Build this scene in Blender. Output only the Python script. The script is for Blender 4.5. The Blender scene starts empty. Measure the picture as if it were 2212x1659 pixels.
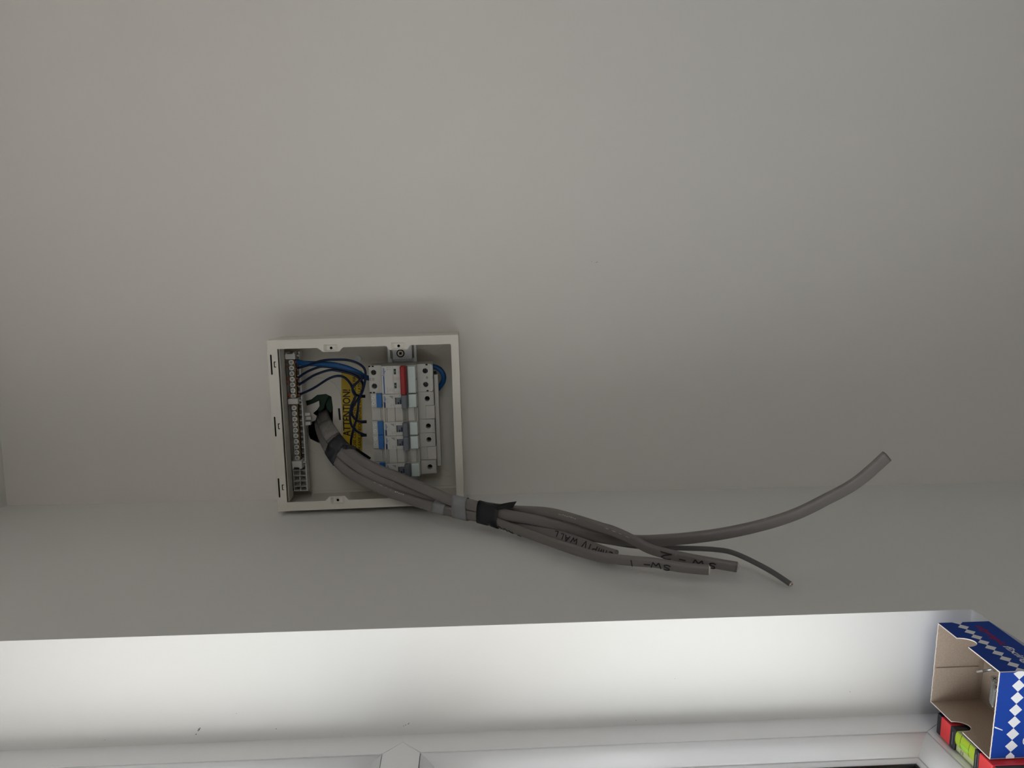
import bpy, bmesh, math, random
from mathutils import Vector, Matrix
random.seed(7)
scene = bpy.context.scene
COL = scene.collection

# ------------------------------------------------------------------ camera
cam_d = bpy.data.cameras.new('camera')
cam = bpy.data.objects.new('camera', cam_d); COL.objects.link(cam)
scene.camera = cam
cam_d.sensor_fit = 'HORIZONTAL'; cam_d.sensor_width = 36.0
cam_d.lens = 1640.0 / 2212.0 * 36.0
cam_d.clip_start = 0.01; cam_d.clip_end = 200
_r = Vector((-0.00842656, -0.05629942, -0.99837837))
_d = Vector((-0.99236676, -0.1223717, 0.01527646))
_w = Vector((-0.12303332, 0.99088624, -0.0548385))
cam.matrix_world = Matrix(((_r.x, -_d.x, -_w.x, 0.27292), (_r.y, -_d.y, -_w.y, -0.99694),
                           (_r.z, -_d.z, -_w.z, 1.79539), (0, 0, 0, 1)))

# ------------------------------------------------------------------ sky, exposure
world = bpy.data.worlds.new('sky'); scene.world = world
world.use_nodes = True
wn = world.node_tree.nodes; wl = world.node_tree.links
bg = wn['Background']
tc = wn.new('ShaderNodeTexCoord'); sp = wn.new('ShaderNodeSeparateXYZ'); rp = wn.new('ShaderNodeValToRGB')
wl.new(tc.outputs['Generated'], sp.inputs[0]); wl.new(sp.outputs['Z'], rp.inputs[0]); wl.new(rp.outputs[0], bg.inputs[0])
rp.color_ramp.elements[0].position = 0.0; rp.color_ramp.elements[0].color = (0.47, 0.47, 0.475, 1)
rp.color_ramp.elements[1].position = 1.0; rp.color_ramp.elements[1].color = (1.07, 1.08, 1.12, 1)
bg.inputs[1].default_value = SKY_STRENGTH = 7.1
vs = scene.view_settings
scene.display_settings.display_device = 'sRGB'
vs.view_transform = 'Standard'; vs.look = 'None'; vs.gamma = 1.0; vs.use_curve_mapping = False
vs.exposure = 0.0
scene.cycles.max_bounces = 10; scene.cycles.diffuse_bounces = 6; scene.cycles.transparent_max_bounces = 12
scene.cycles.caustics_reflective = False; scene.cycles.caustics_refractive = False
scene.cycles.use_denoising = True

JY = -0.4027          # near face of the window opening (the jamb)
WIN_END = -1.2       # far side of the opening
SILL = 1.3727; HEAD = 2.27; CEIL = 2.4
FX = -0.093           # room side of the window frame
# light portal in the window opening (guides sky sampling, gives no light itself)
pl = bpy.data.lights.new('window_portal', 'AREA'); pl.shape = 'RECTANGLE'
pl.size = abs(WIN_END - JY); pl.size_y = HEAD - SILL; pl.cycles.is_portal = True
po = bpy.data.objects.new('window_portal', pl); COL.objects.link(po)
po.matrix_world = Matrix(((0, 0, -1, FX - 0.12), (1, 0, 0, (WIN_END + JY) / 2), (0, -1, 0, (SILL + HEAD) / 2), (0, 0, 0, 1)))

# fill light: an unseen window added in the wall behind the camera
RY = -3.2; P2 = (1.1, 2.8, 1.25, 2.32)
pl2 = bpy.data.lights.new('fill_portal', 'AREA'); pl2.shape = 'RECTANGLE'
pl2.size = P2[1] - P2[0]; pl2.size_y = P2[3] - P2[2]; pl2.cycles.is_portal = True
po2 = bpy.data.objects.new('fill_portal', pl2); COL.objects.link(po2)
po2.matrix_world = Matrix(((1, 0, 0, (P2[0] + P2[1]) / 2), (0, 0, -1, RY - 0.11), (0, 1, 0, (P2[2] + P2[3]) / 2), (0, 0, 0, 1)))

# ------------------------------------------------------------------ materials
def lin(c):
    return tuple(((v / 255) / 12.92 if v / 255 <= 0.04045 else ((v / 255 + 0.055) / 1.055) ** 2.4) for v in c) + (1.0,)
def mat(name, rgb, rough=0.5, metal=0.0, var=0.0, scale=60.0, bump=0.0, bscale=None, spec=0.5, stops=None):
    m = bpy.data.materials.new(name); m.use_nodes = True
    nt = m.node_tree; b = nt.nodes['Principled BSDF']
    b.inputs['Base Color'].default_value = lin(rgb); b.inputs['Roughness'].default_value = rough
    b.inputs['Metallic'].default_value = metal; b.inputs['Specular IOR Level'].default_value = spec
    if var or bump or stops:
        t = nt.nodes.new('ShaderNodeTexCoord')
        n = nt.nodes.new('ShaderNodeTexNoise'); n.inputs['Scale'].default_value = scale; n.inputs['Detail'].default_value = 5
        nt.links.new(t.outputs['Object'], n.inputs['Vector'])
        if var or stops:
            r = nt.nodes.new('ShaderNodeValToRGB'); e = r.color_ramp.elements
            if stops:
                e[0].position, e[0].color = stops[0][0], lin(stops[0][1]); e[1].position, e[1].color = stops[1][0], lin(stops[1][1])
            else:
                e[0].position, e[1].position = 0.3, 0.7
                e[0].color = tuple(v * (1 - var) for v in lin(rgb)[:3]) + (1,); e[1].color = tuple(min(1, v * (1 + var)) for v in lin(rgb)[:3]) + (1,)
            nt.links.new(n.outputs['Fac'], r.inputs[0]); nt.links.new(r.outputs[0], b.inputs['Base Color'])
        if bump:
            n2 = nt.nodes.new('ShaderNodeTexNoise'); n2.inputs['Scale'].default_value = bscale or scale; n2.inputs['Detail'].default_value = 6
            nt.links.new(t.outputs['Object'], n2.inputs['Vector'])
            bp = nt.nodes.new('ShaderNodeBump'); bp.inputs['Strength'].default_value = bump; bp.inputs['Distance'].default_value = 0.001
            nt.links.new(n2.outputs['Fac'], bp.inputs['Height']); nt.links.new(bp.outputs[0], b.inputs['Normal'])
    return m
M = {}
M['wall'] = mat('wall_paint', (223, 219, 214), 0.6, var=0.015, scale=3, bump=0.05, bscale=220)
M['wall_lit'] = mat('wall_paint_lit', (229, 228, 226), 0.6, var=0.015, scale=3, bump=0.05, bscale=220)  # wall paint made lighter and cooler; brighter light on this wall put into colour
M['ceiling'] = mat('ceiling_paint', (232, 231, 229), 0.75, bump=0.05, bscale=150)
M['gloss'] = mat('sill_gloss', (236, 236, 236), 0.35, bump=0.02, bscale=40)
M['floor'] = mat('floor_screed', (92, 88, 82), 0.6, var=0.1, scale=6, bump=0.2, bscale=30)
M['upvc'] = mat('upvc', (246, 246, 248), 0.28)
M['gasket'] = mat('rubber_gasket', (14, 14, 18), 0.3, bump=0.3, bscale=300)
M['paving'] = mat('paving', (208, 202, 196), 0.8, var=0.1, scale=2)
M['enclosure'] = mat('enclosure_coat', (216, 211, 202), 0.42, bump=0.06, bscale=900)
M['plastic'] = mat('device_plastic', (186, 183, 177), 0.4)
M['plastic_white'] = mat('clip_plastic', (196, 194, 190), 0.45)
M['tray'] = mat('tray_plastic', (176, 174, 169), 0.5)
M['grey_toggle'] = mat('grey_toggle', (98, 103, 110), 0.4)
M['red_toggle'] = mat('red_toggle', (146, 16, 18), 0.4)
M['blue_block'] = mat('blue_plastic', (20, 96, 168), 0.4)
M['print_blue'] = mat('print_blue', (28, 84, 150), 0.6)
M['print_navy'] = mat('print_navy', (22, 40, 84), 0.6)
M['print_grey'] = mat('print_grey', (150, 147, 142), 0.7)
M['print_black'] = mat('print_black', (14, 13, 14), 0.7)
M['green_flag'] = mat('green_flag', (14, 56, 42), 0.5)
M['cover'] = mat('window_cover', (200, 212, 210), 0.14)
M['dark'] = mat('shade_black', (9, 9, 10), 0.6)  # near-black that puts recess shade into the colour; also plain black bars
M['zinc'] = mat('zinc', (206, 211, 216), 0.34, 0.65)
M['anchor_zinc'] = mat('anchor_zinc', (184, 190, 192), 0.3, 0.85)
M['steel'] = mat('screw_steel', (196, 196, 194), 0.32, 0.85)
M['brass'] = mat('brass', (120, 98, 62), 0.4, 0.8)
M['steel_dark'] = mat('screw_dark', (96, 96, 98), 0.3, 0.8)
M['copper'] = mat('copper', (200, 120, 84), 0.35, 0.85)
M['nylon'] = mat('nylon_screw', (236, 230, 222), 0.45)
M['yellow'] = mat('sticker_yellow', (196, 164, 28), 0.5)
M['wire'] = mat('wire_blue', (9, 24, 54), 0.4, spec=0.3)
M['wire_big'] = mat('wire_midblue', (20, 72, 122), 0.4, spec=0.3)
M['black_pvc'] = mat('black_pvc', (10, 11, 14), 0.35)
M['tape_black'] = mat('black_tape', (13, 15, 20), 0.45)
M['tape_grey'] = mat('grey_tape', (138, 138, 142), 0.5, bump=0.1, bscale=400)
M['tape_old'] = mat('dusty_tape', (132, 129, 125), 0.6, var=0.2, scale=160, bump=0.3, bscale=300)
M['tape_blue'] = mat('dusty_dark_tape', (44, 46, 52), 0.55, var=0.35, scale=120, bump=0.3, bscale=300)
M['cable'] = mat('cable_grey', (118, 112, 110), 0.42, scale=55, stops=((0.66, (118, 112, 110)), (0.80, (166, 158, 152))), bump=0.06, bscale=220)
M['cable_dark'] = mat('cable_charcoal', (94, 91, 90), 0.4, scale=70, stops=((0.68, (94, 91, 90)), (0.8, (135, 130, 126))), bump=0.06, bscale=220)
M['ink'] = mat('marker_ink', (16, 11, 18), 0.45)
M['scuff'] = mat('scuff_white', (206, 196, 186), 0.7)
M['pvc_white'] = mat('pvc_cut', (222, 214, 206), 0.6, bump=0.5, bscale=500)
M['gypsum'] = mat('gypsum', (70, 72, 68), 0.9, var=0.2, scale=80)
M['green_paper'] = mat('green_board_paper', (42, 62, 50), 0.85, var=0.15, scale=90)
M['kraft'] = mat('kraft_board', (172, 156, 142), 0.85, var=0.08, scale=900, bump=0.08, bscale=700)
M['rim_white'] = mat('cut_board_edge', (226, 214, 206), 0.8)
M['box_blue'] = mat('box_blue_print', (25, 66, 158), 0.55, spec=0.15)
M['box_white'] = mat('box_white_print', (238, 238, 240), 0.6, spec=0.15)
M['box_red'] = mat('box_red_print', (170, 26, 40), 0.6, spec=0.15)
M['level_red'] = mat('level_red', (214, 52, 56), 0.4)
M['level_black'] = mat('level_black', (26, 26, 32), 0.4)
M['mark'] = mat('scuff_dark', (112, 110, 107), 0.8)

def glassy(name, rgb, alpha, rough=0.05):
    m = bpy.data.materials.new(name); m.use_nodes = True; nt = m.node_tree
    out = nt.nodes['Material Output']; nt.nodes.remove(nt.nodes['Principled BSDF'])
    t = nt.nodes.new('ShaderNodeBsdfTransparent'); t.inputs[0].default_value = lin(rgb)
    g = nt.nodes.new('ShaderNodeBsdfGlossy'); g.inputs['Roughness'].default_value = rough
    f = nt.nodes.new('ShaderNodeFresnel'); f.inputs[0].default_value = 1.45
    gm = nt.nodes.new('ShaderNodeNewGeometry'); io = nt.nodes.new('ShaderNodeMapRange')      # same index seen from either side of the pane
    io.inputs['To Min'].default_value = 1.45; io.inputs['To Max'].default_value = 1 / 1.45
    nt.links.new(gm.outputs['Backfacing'], io.inputs['Value']); nt.links.new(io.outputs[0], f.inputs[0])
    a = nt.nodes.new('ShaderNodeMath'); a.operation = 'ADD'; a.inputs[1].default_value = alpha
    x = nt.nodes.new('ShaderNodeMixShader')
    nt.links.new(f.outputs[0], a.inputs[0]); nt.links.new(a.outputs[0], x.inputs[0])
    nt.links.new(t.outputs[0], x.inputs[1]); nt.links.new(g.outputs[0], x.inputs[2]); nt.links.new(x.outputs[0], out.inputs[0])
    return m
M['glass'] = glassy('window_glass', (250, 252, 251), 0.0)
M['vial'] = mat('vial_fluid', (196, 226, 50), 0.1); M['vial'].node_tree.nodes['Principled BSDF'].inputs['Transmission Weight'].default_value = 0.35
M['vial_clear'] = mat('vial_block', (222, 232, 170), 0.12); M['vial_clear'].node_tree.nodes['Principled BSDF'].inputs['Transmission Weight'].default_value = 0.3
M['vial_green'] = mat('vial_green', (150, 206, 60), 0.15)

# ------------------------------------------------------------------ mesh helpers
class MB:
    """collects shapes (in scale s metres per unit) and links them as ONE mesh object"""
    def __init__(self, s=1.0): self.v = []; self.f = []; self.s = s; self.sm = []
    def add(self, vs, fs, smooth=False):
        o = len(self.v); self.v += [tuple(p) for p in vs]
        for f in fs: self.f.append(tuple(i + o for i in f)); self.sm.append(smooth)
        return self
    def bm(self, b, smooth=False):
        b.verts.index_update()
        self.add([v.co[:] for v in b.verts], [[v.index for v in f.verts] for f in b.faces], smooth); b.free(); return self
    def box(self, x0, x1, y0, y1, z0, z1, r=0.0, seg=2):
        b = bmesh.new(); bmesh.ops.create_cube(b, size=1)
        for v in b.verts:
            v.co = ((x0 + x1) / 2 + v.co.x * (x1 - x0), (y0 + y1) / 2 + v.co.y * (y1 - y0), (z0 + z1) / 2 + v.co.z * (z1 - z0))
        if r: bmesh.ops.bevel(b, geom=list(b.edges), offset=r, segments=seg, affect='EDGES', profile=0.5)
        return self.bm(b)
    def cyl(self, c, r, h, axis=(0, 0, 1), n=20, r2=None, smooth=True):
        a = Vector(axis).normalized(); q = a.to_track_quat('Z', 'Y'); c = Vector(c); r2 = r if r2 is None else r2
        vs = []
        for k, rr in ((0, r), (h, r2)):
            for i in range(n):
                t = 2 * math.pi * i / n; vs.append(c + q @ Vector((rr * math.cos(t), rr * math.sin(t), k)))
        o = len(self.v)
        self.add(vs, [(i, (i + 1) % n, n + (i + 1) % n, n + i) for i in range(n)], smooth)
        self.f.append(tuple(o + i for i in reversed(range(n)))); self.f.append(tuple(o + n + i for i in range(n))); self.sm += [False, False]
        return self
    def ring(self, c, ro, ri, h, axis=(0, 0, 1), n=24):
        a = Vector(axis).normalized(); q = a.to_track_quat('Z', 'Y'); c = Vector(c); vs = []
        for rr, k in ((ro, 0), (ro, h), (ri, h), (ri, 0)):
            for i in range(n):
                t = 2 * math.pi * i / n; vs.append(c + q @ Vector((rr * math.cos(t), rr * math.sin(t), k)))
        fs = [(k * n + i, k * n + (i + 1) % n, ((k + 1) % 4) * n + (i + 1) % n, ((k + 1) % 4) * n + i) for k in range(4) for i in range(n)]
        return self.add(vs, fs)
    def prism(self, poly, a0, a1, axis='x'):
        """polygon in the plane across `axis` (y,z for x; x,z for y; x,y for z), from a0 to a1"""
        n = len(poly); vs = []
        for a in (a0, a1):
            for p, q in poly: vs.append({'x': (a, p, q), 'y': (p, a, q), 'z': (p, q, a)}[axis])
        fs = [(i, (i + 1) % n, n + (i + 1) % n, n + i) for i in range(n)] + [tuple(reversed(range(n))), tuple(range(n, 2 * n))]
        return self.add(vs, fs)
    def plate(self, outline, holes, z0, z1):
        """flat plate (x,y outline) with holes, from z0 to z1"""
        cu = bpy.data.curves.new('t', 'CURVE'); cu.dimensions = '2D'; cu.fill_mode = 'BOTH'; cu.extrude = (z1 - z0) / 2
        for lp in [outline] + list(holes):
            sp_ = cu.splines.new('POLY'); sp_.points.add(len(lp) - 1); sp_.use_cyclic_u = True
            for i, p in enumerate(lp): sp_.points[i].co = (p[0], p[1], 0, 1)
        o = bpy.data.objects.new('t', cu); COL.objects.link(o); bpy.context.view_layer.update()
        me = bpy.data.meshes.new_from_object(o.evaluated_get(bpy.context.evaluated_depsgraph_get()))
        self.add([(v.co.x, v.co.y, v.co.z + (z0 + z1) / 2) for v in me.vertices], [list(p.vertices) for p in me.polygons])
        bpy.data.objects.remove(o); bpy.data.curves.remove(cu); bpy.data.meshes.remove(me); return self
    def text(self, body, size, fn, depth=0.0, shear=0.0, align='CENTER', bold=0.0, width=None, baseline=False):
        cu = bpy.data.curves.new('t', 'FONT'); cu.body = body; cu.size = size; cu.align_x = align; cu.align_y = 'TOP_BASELINE' if baseline else 'CENTER'
        cu.shear = shear; cu.offset = bold; cu.resolution_u = 3; cu.fill_mode = 'FRONT' if not depth else 'BOTH'; cu.extrude = depth / 2
        o = bpy.data.objects.new('t', cu); COL.objects.link(o); bpy.context.view_layer.update()
        me = bpy.data.meshes.new_from_object(o.evaluated_get(bpy.context.evaluated_depsgraph_get()))
        vs = [v.co.copy() for v in me.vertices]
        if width and vs:
            w = max(v.x for v in vs) - min(v.x for v in vs); k = width / w
            for v in vs: v.x *= k
        self.add([fn(v) for v in vs], [list(p.vertices) for p in me.polygons])
        bpy.data.objects.remove(o); bpy.data.curves.remove(cu); bpy.data.meshes.remove(me); return self
    def tube(self, pts, r, n=12, cap=True, sub=6):
        P = catmull([Vector(p) for p in pts], sub) if sub > 1 else [Vector(p) for p in pts]
        vs = []; up = None
        for i, p in enumerate(P):
            T = (P[min(i + 1, len(P) - 1)] - P[max(i - 1, 0)]).normalized()
            if up is None: up = T.orthogonal().normalized()
            up = (up - T * up.dot(T)).normalized(); b = T.cross(up)
            rr = r(i / (len(P) - 1)) if callable(r) else r
            for k in range(n):
                t = 2 * math.pi * k / n; vs.append(p + (up * math.cos(t) + b * math.sin(t)) * rr)
        o = len(self.v); m = len(P)
        self.add(vs, [(i * n + k, i * n + (k + 1) % n, (i + 1) * n + (k + 1) % n, (i + 1) * n + k) for i in range(m - 1) for k in range(n)], True)
        if cap:
            self.f.append(tuple(o + k for k in reversed(range(n)))); self.f.append(tuple(o + (m - 1) * n + k for k in range(n))); self.sm += [False, False]
        return self
    def build(self, name, material, parent=None, origin=(0, 0, 0), bevel=0.0):
        me = bpy.data.meshes.new(name); s = self.s; o = origin
        me.from_pydata([((x - o[0]) * s, (y - o[1]) * s, (z - o[2]) * s) for x, y, z in self.v], [], self.f)
        me.polygons.foreach_set('use_smooth', self.sm)
        b = bmesh.new(); b.from_mesh(me); bmesh.ops.recalc_face_normals(b, faces=b.faces); b.to_mesh(me); b.free()
        me.materials.append(M[material] if isinstance(material, str) else material); me.update()
        ob = bpy.data.objects.new(name, me); COL.objects.link(ob)
        ob.location = [v * s for v in o]
        if parent is not None: ob.parent = parent
        if bevel:
            bv = ob.modifiers.new('edge', 'BEVEL'); bv.width = bevel; bv.segments = 2; bv.limit_method = 'ANGLE'
        return ob
def catmull(P, sub):
    out = []
    for i in range(len(P) - 1):
        a, b, c, d = P[max(i - 1, 0)], P[i], P[i + 1], P[min(i + 2, len(P) - 1)]
        for k in range(sub):
            t = k / sub
            out.append(0.5 * ((2 * b) + (c - a) * t + (2 * a - 5 * b + 4 * c - d) * t * t + (3 * b - a - 3 * c + d) * t ** 3))
    out.append(P[-1].copy()); return out
def tag(o, label, cat, group=None):
    o['label'] = label; o['category'] = cat
    if group: o['group'] = group
    return o
def struct(o): o['kind'] = 'structure'; return o
def stuff(o): o['kind'] = 'stuff'; return o
def empty(name, loc=(0, 0, 0), m=None):
    o = bpy.data.objects.new(name, None); COL.objects.link(o); o.empty_display_size = 0.02
    if m is not None: o.matrix_world = m
    else: o.location = loc
    return o
def circle(x, y, r, n=20): return [(x + r * math.cos(2 * math.pi * i / n), y + r * math.sin(2 * math.pi * i / n)) for i in range(n)]
def obround(x, y, L, r, ang=0, n=8):
    p = [(L / 2 + r * math.cos(-math.pi / 2 + math.pi * i / n), r * math.sin(-math.pi / 2 + math.pi * i / n)) for i in range(n + 1)]
    p += [(-L / 2 + r * math.cos(math.pi / 2 + math.pi * i / n), r * math.sin(math.pi / 2 + math.pi * i / n)) for i in range(n + 1)]
    c, s = math.cos(ang), math.sin(ang)
    return [(x + a * c - b * s, y + a * s + b * c) for a, b in p]
def rect(x0, x1, y0, y1): return [(x0, y0), (x1, y0), (x1, y1), (x0, y1)]

# frame of the consumer unit: local x right, y up, z out of the wall (mm)
CA = 0.0179
MCU = Matrix(((math.cos(CA), -math.sin(CA), 0, 0.1131), (0, 0, -1, 0), (math.sin(CA), math.cos(CA), 0, 1.9215), (0, 0, 0, 1)))
def cu_world(x, y, z): return MCU @ Vector((x * 0.001, y * 0.001, z * 0.001))
def cu_at(x, y, z): return MCU @ Matrix.Translation((x * 0.001, y * 0.001, z * 0.001))


# measured centre lines, consumer-unit frame in mm (position, then width direction for cables)
CABLES = {
 'C1': [(-8.3,76.6,-20.0,-0.008,-0.98,-0.197),(-15.2,70.2,12.0,0.315,-0.936,-0.158),(-27.9,60.5,36.0,0.546,-0.834,-0.079),(-44.3,47.2,54.0,0.663,-0.748,-0.014),(-54.5,36.5,63.0,0.775,-0.632,0.025),(-62.0,26.1,70.0,0.891,-0.453,0.022),(-71.3,4.5,83.0,0.941,-0.333,0.061),(-78.8,-17.1,93.0,0.952,-0.287,0.102),(-83.4,-30.3,99.0,0.969,-0.22,0.111),(-87.4,-47.4,108.0,0.98,-0.17,0.103),(-91.5,-65.5,118.0,0.985,-0.125,0.116),(-95.9,-92.0,132.0,0.989,-0.052,0.14),(-97.9,-113.6,145.0,0.992,0.004,0.127),(-98.5,-127.4,154.0,0.994,0.016,0.107),(-99.9,-144.9,168.0,0.997,-0.002,0.082),(-100.6,-155.4,179.0,0.998,-0.035,0.06),(-102.3,-169.4,194.0,1.0,-0.009,0.023),(-102.1,-192.0,226.0,1.0,0.008,0.013),(-102.8,-217.4,258.0,0.998,0.054,0.042),(-102.0,-244.7,292.0,0.986,0.153,0.073),(-98.7,-271.4,316.0,0.961,0.21,0.182),(-98.1,-291.3,325.0,0.955,0.111,0.276),(-99.0,-303.0,330.0,0.95,0.007,0.311),(-100.9,-317.1,334.0,0.952,0.028,0.304),(-101.5,-339.1,341.0,0.954,0.066,0.293)],
 'C5': [(-4.9,75.1,-26.0,0.111,-0.971,-0.211),(-8.9,65.9,14.0,0.292,-0.927,-0.233),(-21.7,52.7,42.0,0.559,-0.818,-0.136),(-37.2,39.3,58.0,0.689,-0.723,-0.056),(-47.7,26.0,66.0,0.839,-0.543,-0.023),(-59.3,4.3,80.0,0.9,-0.435,0.012),(-68.9,-17.1,89.0,0.933,-0.357,0.055),(-73.3,-30.2,94.0,0.942,-0.331,0.056),(-80.2,-47.2,101.0,0.941,-0.337,0.02),(-86.1,-65.2,109.0,0.952,-0.302,-0.051),(-93.2,-91.8,122.0,0.949,-0.276,-0.152),(-96.2,-113.6,134.0,0.918,-0.286,-0.275),(-98.0,-127.5,143.0,0.916,-0.294,-0.275),(-99.5,-145.3,157.0,0.89,-0.318,-0.326),(-100.6,-170.4,178.0,0.871,-0.35,-0.344),(-101.3,-194.2,202.0,0.859,-0.387,-0.336),(-103.0,-212.3,220.0,0.851,-0.409,-0.331),(-104.1,-230.7,240.0,0.841,-0.435,-0.322),(-105.7,-244.1,256.0,0.83,-0.463,-0.31),(-106.2,-255.2,271.0,0.86,-0.415,-0.298),(-106.2,-264.6,283.0,0.901,-0.34,-0.268)],
 'C3': [(1.0,71.2,-20.0,0.239,-0.945,-0.223),(-8.5,59.8,18.0,0.526,-0.835,-0.159),(-23.2,43.6,45.0,0.661,-0.743,-0.107),(-33.6,31.8,57.0,0.78,-0.624,-0.047),(-41.3,19.3,67.0,0.871,-0.492,0.001),(-49.3,4.0,78.0,0.923,-0.383,0.041),(-57.7,-17.7,90.0,0.957,-0.279,0.08),(-61.1,-31.1,97.0,0.967,-0.241,0.077),(-66.7,-48.3,107.0,0.958,-0.283,0.043),(-72.5,-66.3,118.0,0.949,-0.314,-0.018),(-77.4,-81.7,127.0,0.942,-0.333,-0.047),(-83.1,-99.1,137.0,0.964,-0.26,-0.055),(-85.0,-114.1,146.0,0.986,-0.156,-0.062),(-86.6,-127.8,154.0,0.982,-0.178,-0.061),(-89.5,-145.3,165.0,0.976,-0.208,-0.064),(-91.3,-155.9,173.0,0.989,-0.126,-0.078),(-92.0,-180.1,190.0,0.993,-0.088,-0.083),(-92.6,-203.8,208.0,0.994,-0.096,-0.054),(-94.8,-230.9,229.0,0.996,-0.091,0.013),(-98.0,-257.2,247.0,0.995,0.017,0.099),(-97.4,-289.3,265.0,0.961,0.185,0.207),(-93.3,-316.6,278.0,0.949,0.237,0.207),(-89.0,-341.9,287.0,0.937,0.251,0.245),(-83.0,-371.5,295.0,0.922,0.273,0.274),(-74.3,-405.7,301.0,0.906,0.306,0.294),(-64.1,-436.2,304.0,0.88,0.393,0.267),(-51.1,-461.8,307.0,0.845,0.476,0.243),(-34.1,-492.1,309.0,0.792,0.573,0.211),(-9.3,-520.6,310.0,0.738,0.648,0.191)],
 'C2': [(-4.5,70.9,-30.0,0.236,-0.946,-0.221),(-10.9,61.3,4.0,0.337,-0.912,-0.232),(-28.2,47.3,28.0,0.591,-0.797,-0.124),(-39.1,34.5,42.0,0.742,-0.664,-0.092),(-48.1,21.9,52.0,0.83,-0.555,-0.055),(-56.5,6.5,62.0,0.907,-0.421,-0.019),(-65.0,-15.6,74.0,0.95,-0.312,0.015),(-68.5,-29.2,81.0,0.961,-0.276,0.014),(-74.2,-46.7,91.0,0.953,-0.302,0.01),(-80.1,-65.0,102.0,0.96,-0.28,0.005),(-84.3,-80.8,112.0,0.967,-0.254,0.006),(-89.0,-98.5,122.0,0.983,-0.183,0.002),(-90.4,-113.8,131.0,0.997,-0.08,-0.008),(-91.2,-127.8,140.0,0.999,-0.029,-0.02),(-90.9,-145.6,153.0,0.999,0.029,-0.03),(-89.6,-158.5,163.0,0.994,0.103,-0.043),(-86.0,-180.8,182.0,0.99,0.139,-0.03),(-81.5,-206.5,208.0,0.995,0.096,-0.015),(-80.9,-226.0,231.0,0.999,-0.002,0.046),(-83.9,-255.1,260.0,0.994,-0.003,0.105),(-84.7,-262.4,266.0,0.984,-0.054,0.171),(-87.5,-273.2,275.0,0.964,-0.126,0.235),(-92.2,-285.6,284.0,0.936,-0.182,0.301),(-96.6,-295.2,290.0,0.94,-0.121,0.32),(-99.4,-307.6,297.0,0.956,-0.02,0.293),(-103.3,-335.4,309.0,0.955,-0.016,0.295),(-107.9,-372.6,321.0,0.954,-0.022,0.298)],
 'C4': [(-10.0,74.3,-30.0,0.178,-0.959,-0.219),(-17.2,65.7,2.0,0.28,-0.932,-0.231),(-31.6,53.4,28.0,0.432,-0.867,-0.248),(-46.2,39.2,44.0,0.543,-0.8,-0.257),(-56.3,28.3,54.0,0.694,-0.668,-0.269),(-69.0,6.6,66.0,0.805,-0.527,-0.273),(-77.4,-15.2,76.0,0.861,-0.43,-0.273),(-81.6,-28.7,82.0,0.873,-0.404,-0.273),(-92.6,-64.4,100.0,0.876,-0.397,-0.273),(-99.7,-91.3,115.0,0.896,-0.348,-0.276),(-102.7,-113.3,129.0,0.912,-0.299,-0.279),(-104.2,-127.3,139.0,0.914,-0.294,-0.279),(-105.9,-145.2,152.0,0.932,-0.223,-0.286),(-103.5,-158.0,165.0,0.93,-0.233,-0.284),(-106.2,-194.9,192.0,0.93,-0.23,-0.286),(-104.8,-236.4,224.0,0.936,-0.199,-0.29),(-105.4,-267.3,244.0,0.936,-0.197,-0.291),(-106.4,-291.3,256.0,0.942,-0.141,-0.305),(-105.4,-315.0,266.0,0.944,-0.082,-0.319),(-103.3,-334.0,276.0,0.944,-0.077,-0.32),(-101.5,-361.7,289.0,0.944,-0.145,-0.298),(-101.5,-377.5,303.0,0.903,-0.379,-0.201),(-106.8,-397.1,332.0,0.848,-0.513,-0.13),(-114.3,-411.1,352.0,0.816,-0.571,-0.094)],
}
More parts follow.
